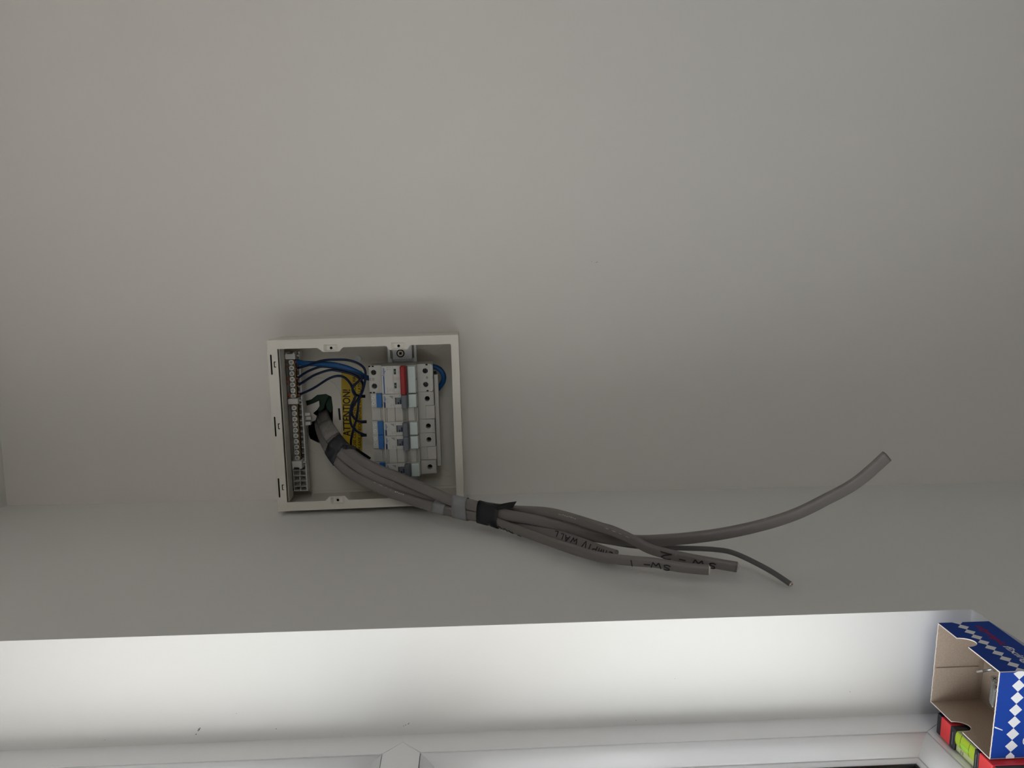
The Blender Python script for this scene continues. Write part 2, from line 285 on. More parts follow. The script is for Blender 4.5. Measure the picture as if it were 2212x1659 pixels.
WIRES = {
 'big_top': [(74.7,86.2,44.0),(73.1,75.6,49.0),(72.4,57.9,53.0),(71.0,40.5,56.0),(66.4,23.8,56.0),(59.4,10.3,54.0),(54.1,4.5,49.0),(51.4,-0.2,42.0)],
 'w4': [(67.1,86.9,43.0),(71.0,72.3,52.0),(76.8,52.6,59.0),(77.6,32.9,62.0),(76.1,18.9,63.0),(71.1,7.5,62.0),(63.8,1.9,60.0),(52.6,2.3,57.0),(38.2,6.6,52.0),(26.5,12.0,50.0),(9.9,15.4,48.0),(0.8,17.3,46.0),(-11.2,21.7,44.0),(-21.2,24.6,44.0),(-30.8,26.8,40.0),(-40.5,26.5,34.0),(-49.3,17.4,31.0),(-53.3,7.2,34.0)],
 'w1': [(54.8,87.3,42.0),(61.5,76.5,48.0),(66.8,63.9,53.0),(68.9,52.1,55.0),(65.0,29.4,57.0),(58.8,11.5,58.0),(54.0,5.5,58.0),(48.4,12.0,58.0),(42.2,18.1,57.0),(35.0,17.7,55.0),(30.6,12.4,50.0),(28.7,6.7,42.0)],
 'w2': [(46.1,86.7,42.0),(51.7,77.1,48.0),(58.7,64.5,52.0),(64.2,46.7,55.0),(63.3,35.3,56.0),(58.6,18.9,54.0),(51.5,9.6,50.0),(42.5,7.4,44.0),(32.5,10.4,43.0),(24.6,15.3,48.0),(16.0,20.9,48.0),(8.4,22.4,48.0),(2.3,20.0,47.0),(-2.4,14.8,45.0),(-4.0,6.7,41.0)],
 'w3': [(33.8,86.3,42.0),(37.4,77.4,45.0),(42.8,66.1,49.0),(53.7,47.5,54.0),(56.9,35.8,55.0),(54.2,27.6,54.0),(46.4,21.4,53.0),(37.9,18.7,51.0),(32.2,16.0,52.0),(26.4,18.0,52.0),(19.0,21.8,52.0),(5.0,24.3,52.0),(-5.7,23.3,51.0),(-11.3,19.7,50.0),(-16.4,15.3,46.0),(-21.2,7.6,41.0)],
 'big_bot': [(62.3,-77.0,30.0),(61.6,-82.9,31.0),(57.9,-89.3,32.0),(50.7,-93.1,32.0),(42.8,-92.2,30.0),(35.3,-87.0,26.0),(28.9,-81.3,22.0),(25.2,-75.1,20.0)],
 'tietail': [(-32.8,31.1,72.0),(-32.0,23.7,72.0),(-39.2,13.1,70.0),(-46.4,4.6,68.0)],
 'screw_ring': [(73.2,17.7,6.0)],
}
HOLE = [(19.8, 88.7), (21.4, 81.4), (27.2, 73.3), (28.1, 61.9), (24.2, 54.9), (10.0, 53.9), (-26.9, 56.0), (-36.0, 60.7), (-37.4, 74.0), (-30.7, 85.7), (-19.5, 89.2), (-9.7, 85.6), (-6.3, 77.6), (-0.9, 75.5), (3.0, 80.1), (7.1, 75.1), (11.9, 71.2), (19.2, 71.4), (16.4, 78.1), (13.1, 87.9)]
FLAP = [(19.3, 89.6), (21.5, 82.2), (27.3, 74.1), (27.6, 65.1), (26.2, 57.9), (17.1, 63.3), (7.4, 67.4), (3.9, 72.4), (7.7, 74.0), (11.9, 71.4), (19.9, 72.1), (15.3, 80.2), (11.9, 89.4)]

# ================================================================== the room
mm = 0.001
hole_w = [cu_world(x, y, 0) for x, y in [(28, 91), (30, 52), (-36, 53), (-40, 90)]]
hw = [(p.x, p.z) for p in hole_w]
wb = MB()
wb.plate(rect(0, 3.2, 0, CEIL), [hw], 0, 0.0125)        # x,z outline, thickness along y
wb.v = [(x, z, y) for x, y, z in wb.v]
wall_back = struct(wb.build('wall_back', 'wall'))
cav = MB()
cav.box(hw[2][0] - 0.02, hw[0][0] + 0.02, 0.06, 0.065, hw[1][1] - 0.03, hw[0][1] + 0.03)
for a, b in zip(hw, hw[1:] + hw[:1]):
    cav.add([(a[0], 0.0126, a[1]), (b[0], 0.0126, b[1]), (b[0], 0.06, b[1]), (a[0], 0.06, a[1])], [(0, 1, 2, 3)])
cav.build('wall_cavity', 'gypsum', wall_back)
fl = MB(mm); fl.plate(FLAP, [], -1.6, -0.9)
f_ = fl.build('torn_paper', 'green_paper', None); f_.matrix_world = MCU; f_.parent = wall_back
fl = MB(mm); fl.plate([(26, 57), (20, 54), (8, 55), (2, 58), (6, 63), (14, 64), (22, 66)], [], -6, -5.2)
f_ = fl.build('torn_paper', 'green_paper', None); f_.matrix_world = MCU; f_.parent = wall_back

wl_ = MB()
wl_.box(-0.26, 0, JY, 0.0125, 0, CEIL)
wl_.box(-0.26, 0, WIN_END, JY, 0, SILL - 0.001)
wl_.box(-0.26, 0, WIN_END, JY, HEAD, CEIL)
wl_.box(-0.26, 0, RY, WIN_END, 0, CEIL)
wall_left = struct(wl_.build('wall_left', 'wall_lit'))
w = MB(); w.box(3.2, 3.3, RY, 0.0125, 0, CEIL); struct(w.build('wall_right', 'wall'))
w = MB()
w.box(-0.26, P2[0], RY - 0.12, RY, 0, CEIL); w.box(P2[1], 3.3, RY - 0.12, RY, 0, CEIL)
w.box(P2[0], P2[1], RY - 0.12, RY, 0, P2[2]); w.box(P2[0], P2[1], RY - 0.12, RY, P2[3], CEIL)
struct(w.build('wall_front', 'wall'))
pd = struct(empty('fill_window', (0, 0, 0)))  # window added out of view to brighten the room
xm_ = (P2[0] + P2[1]) / 2
for a, c in ((P2[0], xm_ - 0.002), (xm_ + 0.002, P2[1])):
    for r in ((a, a + .06, P2[2], P2[3]), (c - .06, c, P2[2], P2[3]), (a + .06, c - .06, P2[2], P2[2] + .08), (a + .06, c - .06, P2[3] - .06, P2[3])):
        m = MB(); m.box(r[0], r[1], RY - .09, RY - .03, r[2], r[3], .004); m.build('frame_rail', 'upvc', pd)
    m = MB(); m.box(a + .055, c - .055, RY - .065, RY - .06, P2[2] + .07, P2[3] - .055); m.build('pane', 'glass', pd)
w = MB(); w.box(-0.26, 3.3, RY - .12, 0.06, CEIL, CEIL + 0.05); struct(w.build('ceiling', 'ceiling'))
w = MB(); w.box(-0.26, 3.3, RY - .12, 0.06, -0.05, 0); struct(w.build('floor', 'floor'))
w = MB(); w.box(-40, 40, -40, 30, -0.16, -0.06); struct(w.build('ground', 'paving'))
# chips and scuffs on the jamb
def blot(pts, x, z, k=1.0, y=JY, wall=None):
    b = MB(mm)
    for (px, pz, r) in pts:
        n = 7; b.add([(px * k + r * random.uniform(.6, 1.2) * math.cos(6.283 * i / n), 0, pz * k + r * random.uniform(.6, 1.2) * math.sin(6.283 * i / n)) for i in range(n)], [tuple(range(n))])
    o = b.build('scuff_mark', 'mark', None); o.location = (x, y - 0.0002, z); o.parent = wall or wall_left; return o
blot([(0, 0, 0.7), (1.2, -0.9, 0.9), (2.2, -1.6, 0.6), (-3, 1.8, 0.5)], -0.0821, 2.0216)
blot([(0, 0, 0.45)], -0.0831, 1.9588)
blot([(0, 0, 0.35)], -0.0869, 2.0959)
blot([(0, 0, 0.3)], -0.0685, 1.9901)
blot([(0, 0, 0.4), (1, -2.4, 0.5), (1.6, -3, 0.45), (-0.8, 1.5, 0.4)], -0.0844, 1.8533)
blot([(0, 0, 0.3)], -0.0884, 1.6601)
blot([(0, 0, 0.35)], -0.0701, 1.4756)
blot([(0, 0, 0.25)], -0.0525, 1.6275)
blot([(0,0,.5),(-.6,1.6,.4),(.8,7,.5)], 0.3081, 1.6273, 1, 0.0, wall_back)

# window board
sb = MB(); sb.box(FX, -0.0002, WIN_END, JY, SILL - 0.001, SILL)
struct(sb.build('trim_1', 'gloss'))

# the window: outer frame with a transom, mitred inner rails, beads, gaskets and panes
win = struct(empty('window_1', (FX, JY, SILL)))
L1 = 0.0250; B1 = 0.0487; TZ0, TZ1 = 1.8399, 1.8698; TV = 1.8548; g = 0.00022; XB = FX - 0.055
yo, yi = JY + 0.02, JY - L1
zi0, zi1 = SILL + B1, HEAD - 0.03
def wprism(poly, name='frame_rail', x0=FX, x1=XB):
    m = MB(); m.prism(poly, x0, x1, 'x')
    o = m.build(name, 'upvc', None); o.parent = win; o.matrix_parent_inverse = Matrix.Translation((-FX, -JY, -SILL)); return o
ye, yei = WIN_END - 0.02, WIN_END + L1
vd = (TZ1 - TZ0) / 2
wprism([(yo, SILL - 0.02), (yi, zi0 + g), (yi, TZ0 - g), (yi + vd - g, TV - g * 0), (yi, TZ1 + g), (yi, zi1 - g), (yo, HEAD + 0.02)])
wprism([(ye, SILL - 0.02), (yei, zi0 + g), (yei, zi1 - g), (ye, HEAD + 0.02)])
wprism([(yo - 2 * g, SILL - 0.02), (yi - 2 * g, zi0), (yei + 2 * g, zi0), (ye + 2 * g, SILL - 0.02)])
wprism([(yo - 2 * g, HEAD + 0.02), (yi - 2 * g, zi1), (yei + 2 * g, zi1), (ye + 2 * g, HEAD + 0.02)])
wprism([(yi + vd - 2.5 * g, TV), (yi - 2 * g, TZ1 - g), (yei, TZ1 - g), (yei, TZ0 + g), (yi - 2 * g, TZ0 + g)], 'transom')
PROF = [(0.0005, 0.0005), (0.002, 0.0010), (0.0045, 0.0018), (0.0075, 0.0032), (0.0105, 0.0049), (0.0135, 0.0070), (0.0160, 0.0090), (0.0176, 0.0105)]
BEAD = [(0.0180, 0.0109), (0.0190, 0.0112), (0.0205, 0.0119), (0.0220, 0.0130)]
GASK = [(0.0221, 0.0134), (0.0236, 0.0130), (0.0256, 0.0142), (0.0272, 0.0190)]
def sweep_sides(prof, y0, y1, z0, z1, name, material, thick=0.012):
    """y0 = side nearest wall_back, mitred sides of a rectangle; profile (inwards, deeper)"""
    c = [(y0, z0, -1, 1), (y1, z0, 1, 1), (y1, z1, 1, -1), (y0, z1, -1, -1)]
    for a, b in zip(c, c[1:] + c[:1]):
        m = MB(); n = len(prof); vs = []
        for (cy, cz, sy, sz) in (a, b):
            for d, dep in prof: vs.append((FX - dep, cy + sy * d, cz + sz * d))
            for d, dep in reversed(prof): vs.append((FX - dep - thick, cy + sy * d, cz + sz * d))
        k = 2 * n
        m.add(vs, [(i, (i + 1) % k, k + (i + 1) % k, k + i) for i in range(k)] + [tuple(reversed(range(k))), tuple(range(k, 2 * k))], False)
        o = m.build(name, material, None); o.parent = win; o.matrix_parent_inverse = Matrix.Translation((-FX, -JY, -SILL))
        for p in o.data.polygons: p.use_smooth = len(p.vertices) == 4
for z0, z1 in ((zi0, TZ0), (TZ1, zi1)):
    sweep_sides(PROF, yi, yei, z0, z1, 'sash_rail', 'upvc', 0.03)
    sweep_sides(BEAD, yi, yei, z0, z1, 'glazing_bead', 'upvc', 0.02)
    sweep_sides(GASK, yi, yei, z0, z1, 'gasket', 'gasket', 0.004)
    m = MB(); m.box(FX - 0.0245, FX - 0.0205, yei + 0.020, yi - 0.020, z0 + 0.020, z1 - 0.020)
    o = m.build('pane', 'glass', None); o.parent = win; o.matrix_parent_inverse = Matrix.Translation((-FX, -JY, -SILL))

# ================================================================== consumer unit enclosure
unit = empty('consumer_unit', m=MCU)
tag(unit, 'open cream metal consumer unit box without its lid, fixed on the wall', 'fuse box')
def P(mb, name, material, parent=None, **k): return mb.build(name, material, parent if parent is not None else unit, **k)
X0, X1, Y0, Y1, D = -105.6, 104.4, -114.0, 113.6, 77.0
mb = MB(mm)
slot_h = obround(0.7, 45.9, 13.5, 1.3, 0.03)
mb.plate(rect(X0 + 1.3, X1 - 1.3, Y0 + 1.3, Y1 - 1.3), [HOLE, slot_h, obround(52, 60, 6, 3)][:2], 0.6, 2.0)
back = P(mb, 'back_panel', 'enclosure')
mb = MB(mm); mb.plate(obround(0.7, 45.9, 13.5, 1.6, 0.03), [], 0.15, 0.5); P(mb, 'slot_shade', 'dark')  # near-black plate behind the slot, shade put into its colour
mb = MB(mm); mb.box(X1 - 1.3, X1, Y0, Y1, 0.5, D - 1.4); P(mb, 'side_panel', 'enclosure')
mb = MB(mm); mb.box(X0, X0 + 1.3, Y0, Y1, 0.5, D - 1.4); P(mb, 'side_panel', 'enclosure')
mb = MB(mm); mb.box(X0 + 1.35, X1 - 1.35, Y1 - 1.3, Y1, 0.5, D - 1.4); P(mb, 'top_panel', 'enclosure')
mb = MB(mm); mb.box(X0 + 1.35, X1 - 1.35, Y0, Y0 + 1.3, 0.5, D - 1.4); P(mb, 'bottom_panel', 'enclosure')
def flange_side(xo, xi, xa, ytabs, hole_x):
    """front lip of a side wall with trapezoid screw tabs"""
    up = Y1 - 8.8; dn = Y0 + 7.6
    pts = [(xo, dn), (xi, dn)]
    for (ya, yb, yc, yd) in sorted(ytabs): pts += [(xi, ya), (xa, yb), (xa, yc), (xi, yd)]
    pts += [(xi, up), (xo, up)]
    holes = []
    for (ya, yb, yc, yd) in ytabs:
        holes.append(rect(min(hole_x) , max(hole_x), (yb + yc) / 2 - 8.5, (yb + yc) / 2 + 8.5))
    m = MB(mm); m.plate(pts, holes, D - 1.4, D)
    o = P(m, 'front_lip', 'enclosure', bevel=0.0004)
    for (ya, yb, yc, yd) in ytabs:
        yc_ = (yb + yc) / 2; hx0, hx1 = min(hole_x), max(hole_x); q = MB(mm)
        t = [(hx0, yc_ - 8.5, D - .1), (hx1, yc_ - 8.5, D - .1), (hx1, yc_ + 8.5, D - .1), (hx0, yc_ + 8.5, D - .1)]
        lo = [(hx0 + .2, yc_ - 5.2, D - 2.6), (hx1 - 1.2, yc_ - 5.2, D - 2.6), (hx1 - 1.2, yc_ + 5.2, D - 2.6), (hx0 + .2, yc_ + 5.2, D - 2.6)]
        q.add(t + lo, [(i, (i + 1) % 4, 4 + (i + 1) % 4, 4 + i) for i in range(4)])
        q.plate([p[:2] for p in lo], [circle((lo[0][0] + lo[1][0]) / 2, yc_, 1.7, 16)], D - 3.4, D - 2.6)
        P(q, 'screw_recess', 'enclosure', o)
        s = MB(mm); s.ring(((lo[0][0] + lo[1][0]) / 2, yc_, D - 9), 1.75, 1.5, 6); s.cyl(((lo[0][0] + lo[1][0]) / 2, yc_, D - 9), 1.6, .5); P(s, 'screw_hole', 'dark', o)
    return o
flange_side(X1, 93.7, 88.7, [(24.2, 29, 48.5, 54.2), (-56.0, -52.6, -31.4, -27.2)], (89.6, 97.4))
flange_side(X0, -94.6, -89.4, [(27.4, 31.6, 50.2, 55.6), (-54.5, -49.8, -31.0, -26.5)], (-98.4, -90.4))
m = MB(mm)
slots = [obround(75.2, 110.1, 22.5, 0.95), obround(0, 110.4, 22.5, 0.95), obround(-76, 110.7, 22.5, 0.95)]
hk = []
for hx in (75.3, 0.2, -75.6):
    hk.append([(hx - 3.6, 104.6), (hx - 3.6, 107.2), (hx + 3.6, 107.2), (hx + 3.6, 104.6), (hx + 2.5, 104.6), (hx + 2.5, 106.0), (hx + .9, 106.0), (hx - .9, 106.0), (hx - 2.5, 106.0), (hx - 2.5, 104.6)])
m.plate(rect(X0 - .3, X1 + .2, Y1 - 11.5, Y1 + .4), slots + hk, D - 1.4, D + 0.1)
top_lip = P(m, 'front_lip', 'enclosure', bevel=0.0004)
for sl in slots:
    q = MB(mm); n = len(sl); q.add([(x, y, D - 1.4) for x, y in sl] + [(x, y, D - 12) for x, y in sl], [(i, (i + 1) % n, n + (i + 1) % n, n + i) for i in range(n)] + [tuple(range(n, 2 * n))])
    P(q, 'hinge_slot', 'dark', top_lip)  # pocket walls coloured near-black for the shade inside the slot
for h in hk:
    q = MB(mm); n = len(h); q.add([(x, y, D - 1.5) for x, y in h] + [(x, y, D - 7) for x, y in h], [(i, (i + 1) % n, n + (i + 1) % n, n + i) for i in range(n)] + [tuple(range(n, 2 * n))])
    P(q, 'hinge_slot', 'dark', top_lip)  # hook pockets get the same painted shade
m = MB(mm); m.plate(rect(X0 - .3, X1 + .2, Y0 - .3, Y0 + 8.9), [], D - 1.4, D + 0.1); P(m, 'front_lip', 'enclosure', bevel=0.0004)
# inner lining edge seen behind the top lip, and pressed details of the back
m = MB(mm); m.box(-95, 97, Y1 - 12.6, Y1 - 11.8, 48, 70); P(m, 'lining_strip', 'enclosure')
for (x, y, a) in ((81.4, 39.1, -0.9), (80.4, -91.5, -1.15), (-81.4, 43, 0.45), (-83.6, -89.6, 1.1)):
    m = MB(mm); m.plate(obround(x, y, 8, 3.9, a), [obround(x, y, 8, 3.3, a)], 2.0, 2.9); P(m, 'knockout', 'enclosure')
m = MB(mm); m.plate(obround(-0.5, 70.5, 44, 28.5), [obround(-0.5, 70.5, 44, 27.4)], 2.0, 3.2); P(m, 'knockout', 'enclosure')
for x, y, r in ((79.2, -14.5, 3.4), (79.6, -62.5, 3.4), (-90.7, -93, 2.8)):
    m = MB(mm); m.cyl((x, y, 2), r, 1.6, n=20); P(m, 'boss', 'enclosure')
m = MB(mm); m.plate(rect(-100, -90, -84, -62), [rect(-99.5, -90.5, -83.5, -62.5)], 2.0, 2.4); P(m, 'knockout', 'enclosure')
m = MB(mm); m.box(-101.5, -100.7, -104, 90, 2, 3.0); P(m, 'pressed_rib', 'enclosure')
m = MB(mm); m.ring((73.2, 17.7, 2.0), 3.9, 1.6, 2.4); m.cyl((73.2, 17.7, 2), 1.9, 1.2); P(m, 'wall_screw', 'zinc')
# DIN rail with its fixing screw
rail = MB(mm)
prof = [(-22.2, 15.2), (-27, 15.2), (-27, 9), (-54, 9), (-54, 15.2), (-58.8, 15.2), (-58.8, 14), (-55.2, 14), (-55.2, 7.8), (-25.8, 7.8), (-25.8, 14), (-22.2, 14)]
rail.prism(prof, -79, 72.6, 'x')
for s in ((-22.0, -25.2), (-56.0, -58.8)): rail.box(72.6, 89.5, min(s), max(s), 14.6, 15.8)
r_ = P(rail, 'din_rail', 'zinc')
m = MB(mm); m.box(71.2, 90.5, -53.2, -28.0, 11.5, 14.6, 0.5); P(m, 'rail_bracket', 'zinc', r_)
m = MB(mm); m.box(-93, -76, -53.2, -28.0, 11.5, 14.6, 0.5); P(m, 'rail_bracket', 'zinc', r_)
m = MB(mm); m.ring((79.2, -38.4, 14.6), 5.2, 3.8, 0.5); P(m, 'recess_ring', 'dark', r_)  # near-black ring drawn for the dark recess round the screw
m = MB(mm); m.plate(circle(79.2, -38.4, 3.7, 24), [rect(77.6, 80.8, -40, -36.8)], 14.6, 16.4); P(m, 'rail_screw', 'nylon', r_)
m = MB(mm); m.box(77.5, 80.9, -40.1, -36.7, 14.6, 14.9); P(m, 'screw_recess', 'dark', r_)
for x in (52, 0, -52):
    m = MB(mm); m.box(x - 6, x + 6, -52, -30, 2.0, 7.7); P(m, 'rail_spacer', 'enclosure', r_)
# warning sticker
SA = -0.047
def stk(x, y, z): return (1 + x * math.cos(SA) - y * math.sin(SA), 29.6 + x * math.sin(SA) + y * math.cos(SA), z)
m = MB(mm); c_ = [stk(x, y, 2.05) for x, y in ((-57, -13.4), (57, -13.4), (57, 13.4), (-57, 13.4))]; m.plate([p[:2] for p in c_], [], 2.02, 2.2)
stick = P(m, 'warning_sticker', 'yellow')
stick['label'] = 'yellow ATTENTION warning sticker'
m = MB(mm); m.text('ATTENTION!', 13.6, lambda v: stk(v.x + 1.2, v.y + 6.4, 2.25), bold=0.25, width=62); P(m, 'lettering', 'print_black', stick)
m = MB(mm); m.text('LOOSE CONNECTIONS CAN CAUSE FIRE', 5.6, lambda v: stk(v.x, v.y - 3.6, 2.25), bold=0.06, width=104); P(m, 'lettering', 'print_black', stick)
m = MB(mm); m.text('PLEASE CHECK BEFORE INSTALLATION', 5.6, lambda v: stk(v.x, v.y - 10.2, 2.25), bold=0.06, width=96); P(m, 'lettering', 'print_black', stick)

# ================================================================== switchgear on the rail
def cross_screw(x, y, z, r, h, parent, material='steel', name='terminal_screw', rot=0.0):
    m = MB(mm); m.cyl((x, y, z), r, h, n=20)
    o = P(m, name, material, parent)
    k = MB(mm); ca, sa = math.cos(rot), math.sin(rot)
    for a in (0, 1):
        L, W_ = (r * .62, r * .16) if a == 0 else (r * .16, r * .62)
        q = [(-L, -W_), (L, -W_), (L, W_), (-L, W_)]
        k.add([(x + p * ca - s * sa, y + p * sa + s * ca, z + h + .06) for p, s in q], [(0, 1, 2, 3)])
    k.ring((x, y, z + h), r * .40, r * .26, .05, n=12)
    P(k, 'cross_slot', 'dark', o)
    return o
def device_root(name, xc):
    o = empty(name, m=cu_at(xc, -41, 16)); return o
# all device meshes are written relative to (module centre, rail centre, rail face)
def dprism(m, poly, x0, x1): m.prism([(y + 41, z - 16) for y, z in poly], x0, x1, 'x'); return m
def dplate(m, x0, x1, y0, y1, holes, z0, z1): m.plate(rect(x0, x1, y0 + 41, y1 + 41), [circle(hx, hy + 41, r, 22) for hx, hy, r in holes], z0 - 16, z1 - 16); return m
def dbox(x0, x1, y0, y1, z0, z1, r=0.0): return MB(mm).box(x0, x1, y0 + 41, y1 + 41, z0 - 16, z1 - 16, r)
def dtext(body, size, x, y, z, **k): return MB(mm).text(body, size, lambda v: (x + v.x, y + 41 + v.y, z - 16 + .06), **k)
BODY = [(-2.2, 16.4), (-2.2, 40), (-17.2, 40), (-17.2, 50.5), (-18.2, 60.5), (-19, 61.5), (-48, 61.5), (-60.2, 61.5), (-60.8, 60.5), (-61.4, 50.5), (-61.4, 40), (-80.4, 40), (-80.4, 16.4), (-59.4, 16.4), (-59.4, 15.6), (-21.6, 15.6), (-21.6, 16.4)]

# main switch ------------------------------------------------------
ms = device_root('main_switch', 50.5)
tag(ms, 'two pole isolator with long red toggle at the end of the rail', 'switch')
hw_ = 17.35
m = MB(mm); dprism(m, BODY, -hw_, hw_)
dplate(m, -hw_, hw_, -17.1, -1.4, [(8.7, -7.4, 3.35), (-8.4, -7.6, 3.35)], 40, 50.5)
dplate(m, -hw_, hw_, -80.6, -61.5, [(8.7, -71.2, 3.35), (-8.4, -71.2, 3.35)], 40, 50.5)
for y0, y1 in ((-16.6, -2.0),): m.box(-.25, .25, y0 + 41, y1 + 41, 34.4, 34.7)
P(m, 'housing', 'plastic', ms)
m = dbox(-hw_ + .4, hw_ - .4, -79.6, -77.4, 50.5, 51.3, .2); P(m, 'edge_strip', 'plastic_white', ms)
for x in (8.7, -8.4):
    for y, r0 in ((-7.5, .5), (-71.2, .9)):
        m = MB(mm); m.cyl((x, y + 41, 24.2), 2.3, 1.6, n=16); o = P(m, 'terminal_screw', 'steel_dark', ms)
        k = MB(mm); k.box(x - 2.2, x + 2.2, y + 40.6, y + 41.4, 25.8, 25.9); k.box(x - .4, x + .4, y + 38.8, y + 43.2, 25.8, 25.9); P(k, 'cross_slot', 'dark', o)
        m = MB(mm); m.cyl((x, y + 41, 24.02), 3.3, .15, n=16); P(m, 'terminal_well', 'dark', ms)  # black disc paints the shade at the bottom of the hole
for x in (17.0, .2, -17.0):
    for y in (-2.6, -6.6, -73.2, -79.0):
        m = dbox(max(x - 1.5, -hw_ + .05), min(x + 1.5, hw_ - .05), y - 1.3, y + 1.3, 50.5, 50.58); P(m, 'rivet_mark', 'print_grey' if abs(x) < 5 else 'print_black', ms)
m = dbox(-hw_ + .3, hw_ - .3, -32.2, -18.6, 61.5, 62.1, .2); lab = P(m, 'label_plate', 'plastic_white', ms)
m = dtext('hager', 4.6, 10.6, -20.8, 62.2, bold=.05); P(m, 'lettering', 'print_blue', lab)
m = dbox(-hw_ + .6, 5.2, -21.6, -20.2, 62.1, 62.2); P(m, 'printed_line', 'print_blue', lab)
for k, (tx, ty) in enumerate((('SBR299', -25.0), ('100A', -28.0), ('400V', -30.6))):
    m = dtext(tx, 2.2, -12.4, ty, 62.15); P(m, 'lettering', 'print_grey', lab)
m = MB(mm)
for x in (15.5, 13.2):
    m.box(x - .9, x + .3, 41 - 26.2, 41 - 25.2, 46.1, 46.2); m.add([(x - 1, 41 - 30, 46.2), (x - .6, 41 - 30, 46.2), (x + .6, 41 - 26.5, 46.2), (x + .2, 41 - 26.5, 46.2)], [(0, 1, 2, 3)])
P(m, 'printed_symbol', 'print_grey', lab)
for x, s in ((9.4, 1), (-7.9, 1)):
    m = dbox(x - 6.2, x + 7.6, -41.2, -33.0, 61.5, 62.0, .15); pl_ = P(m, 'indicator_plate', 'plastic_white', ms)
    m = dbox(x - 2.6, x + 4.3, -36.2, -33.4, 62.0, 62.25); P(m, 'indicator_flag', 'green_flag', pl_)
    m = dtext('0', 2.0, x + .8, -34.8, 62.3); P(m, 'lettering', 'plastic_white', pl_)
    m = dtext('ISOL', 1.8, x, -39.5, 62.05); P(m, 'lettering', 'print_grey', pl_)
m = MB(mm); m.prism([(-1.2, 44), (-1.0, 58.6), (-2.2, 60.0), (-6.4, 60.0), (-7.8, 58.6), (-8.0, 44)], -17.2, 17.4, 'x')
P(m, 'toggle', 'red_toggle', ms, bevel=0.0006)
m = dbox(-16.6, 16.6, -60.0, -50.4, 61.5, 66.0, .9); cv = P(m, 'label_cover', 'cover', ms)
for x in (0.2, -17.0):
    m = dbox(x - .9, x + .9, -61.2, -59.6, 61.5, 65.2, .2); P(m, 'cover_notch', 'grey_toggle', cv)
m = dbox(-16.8, 16.8, -50.3, -49.2, 60.5, 61.9); P(m, 'shadow_gap', 'grey_toggle', ms)

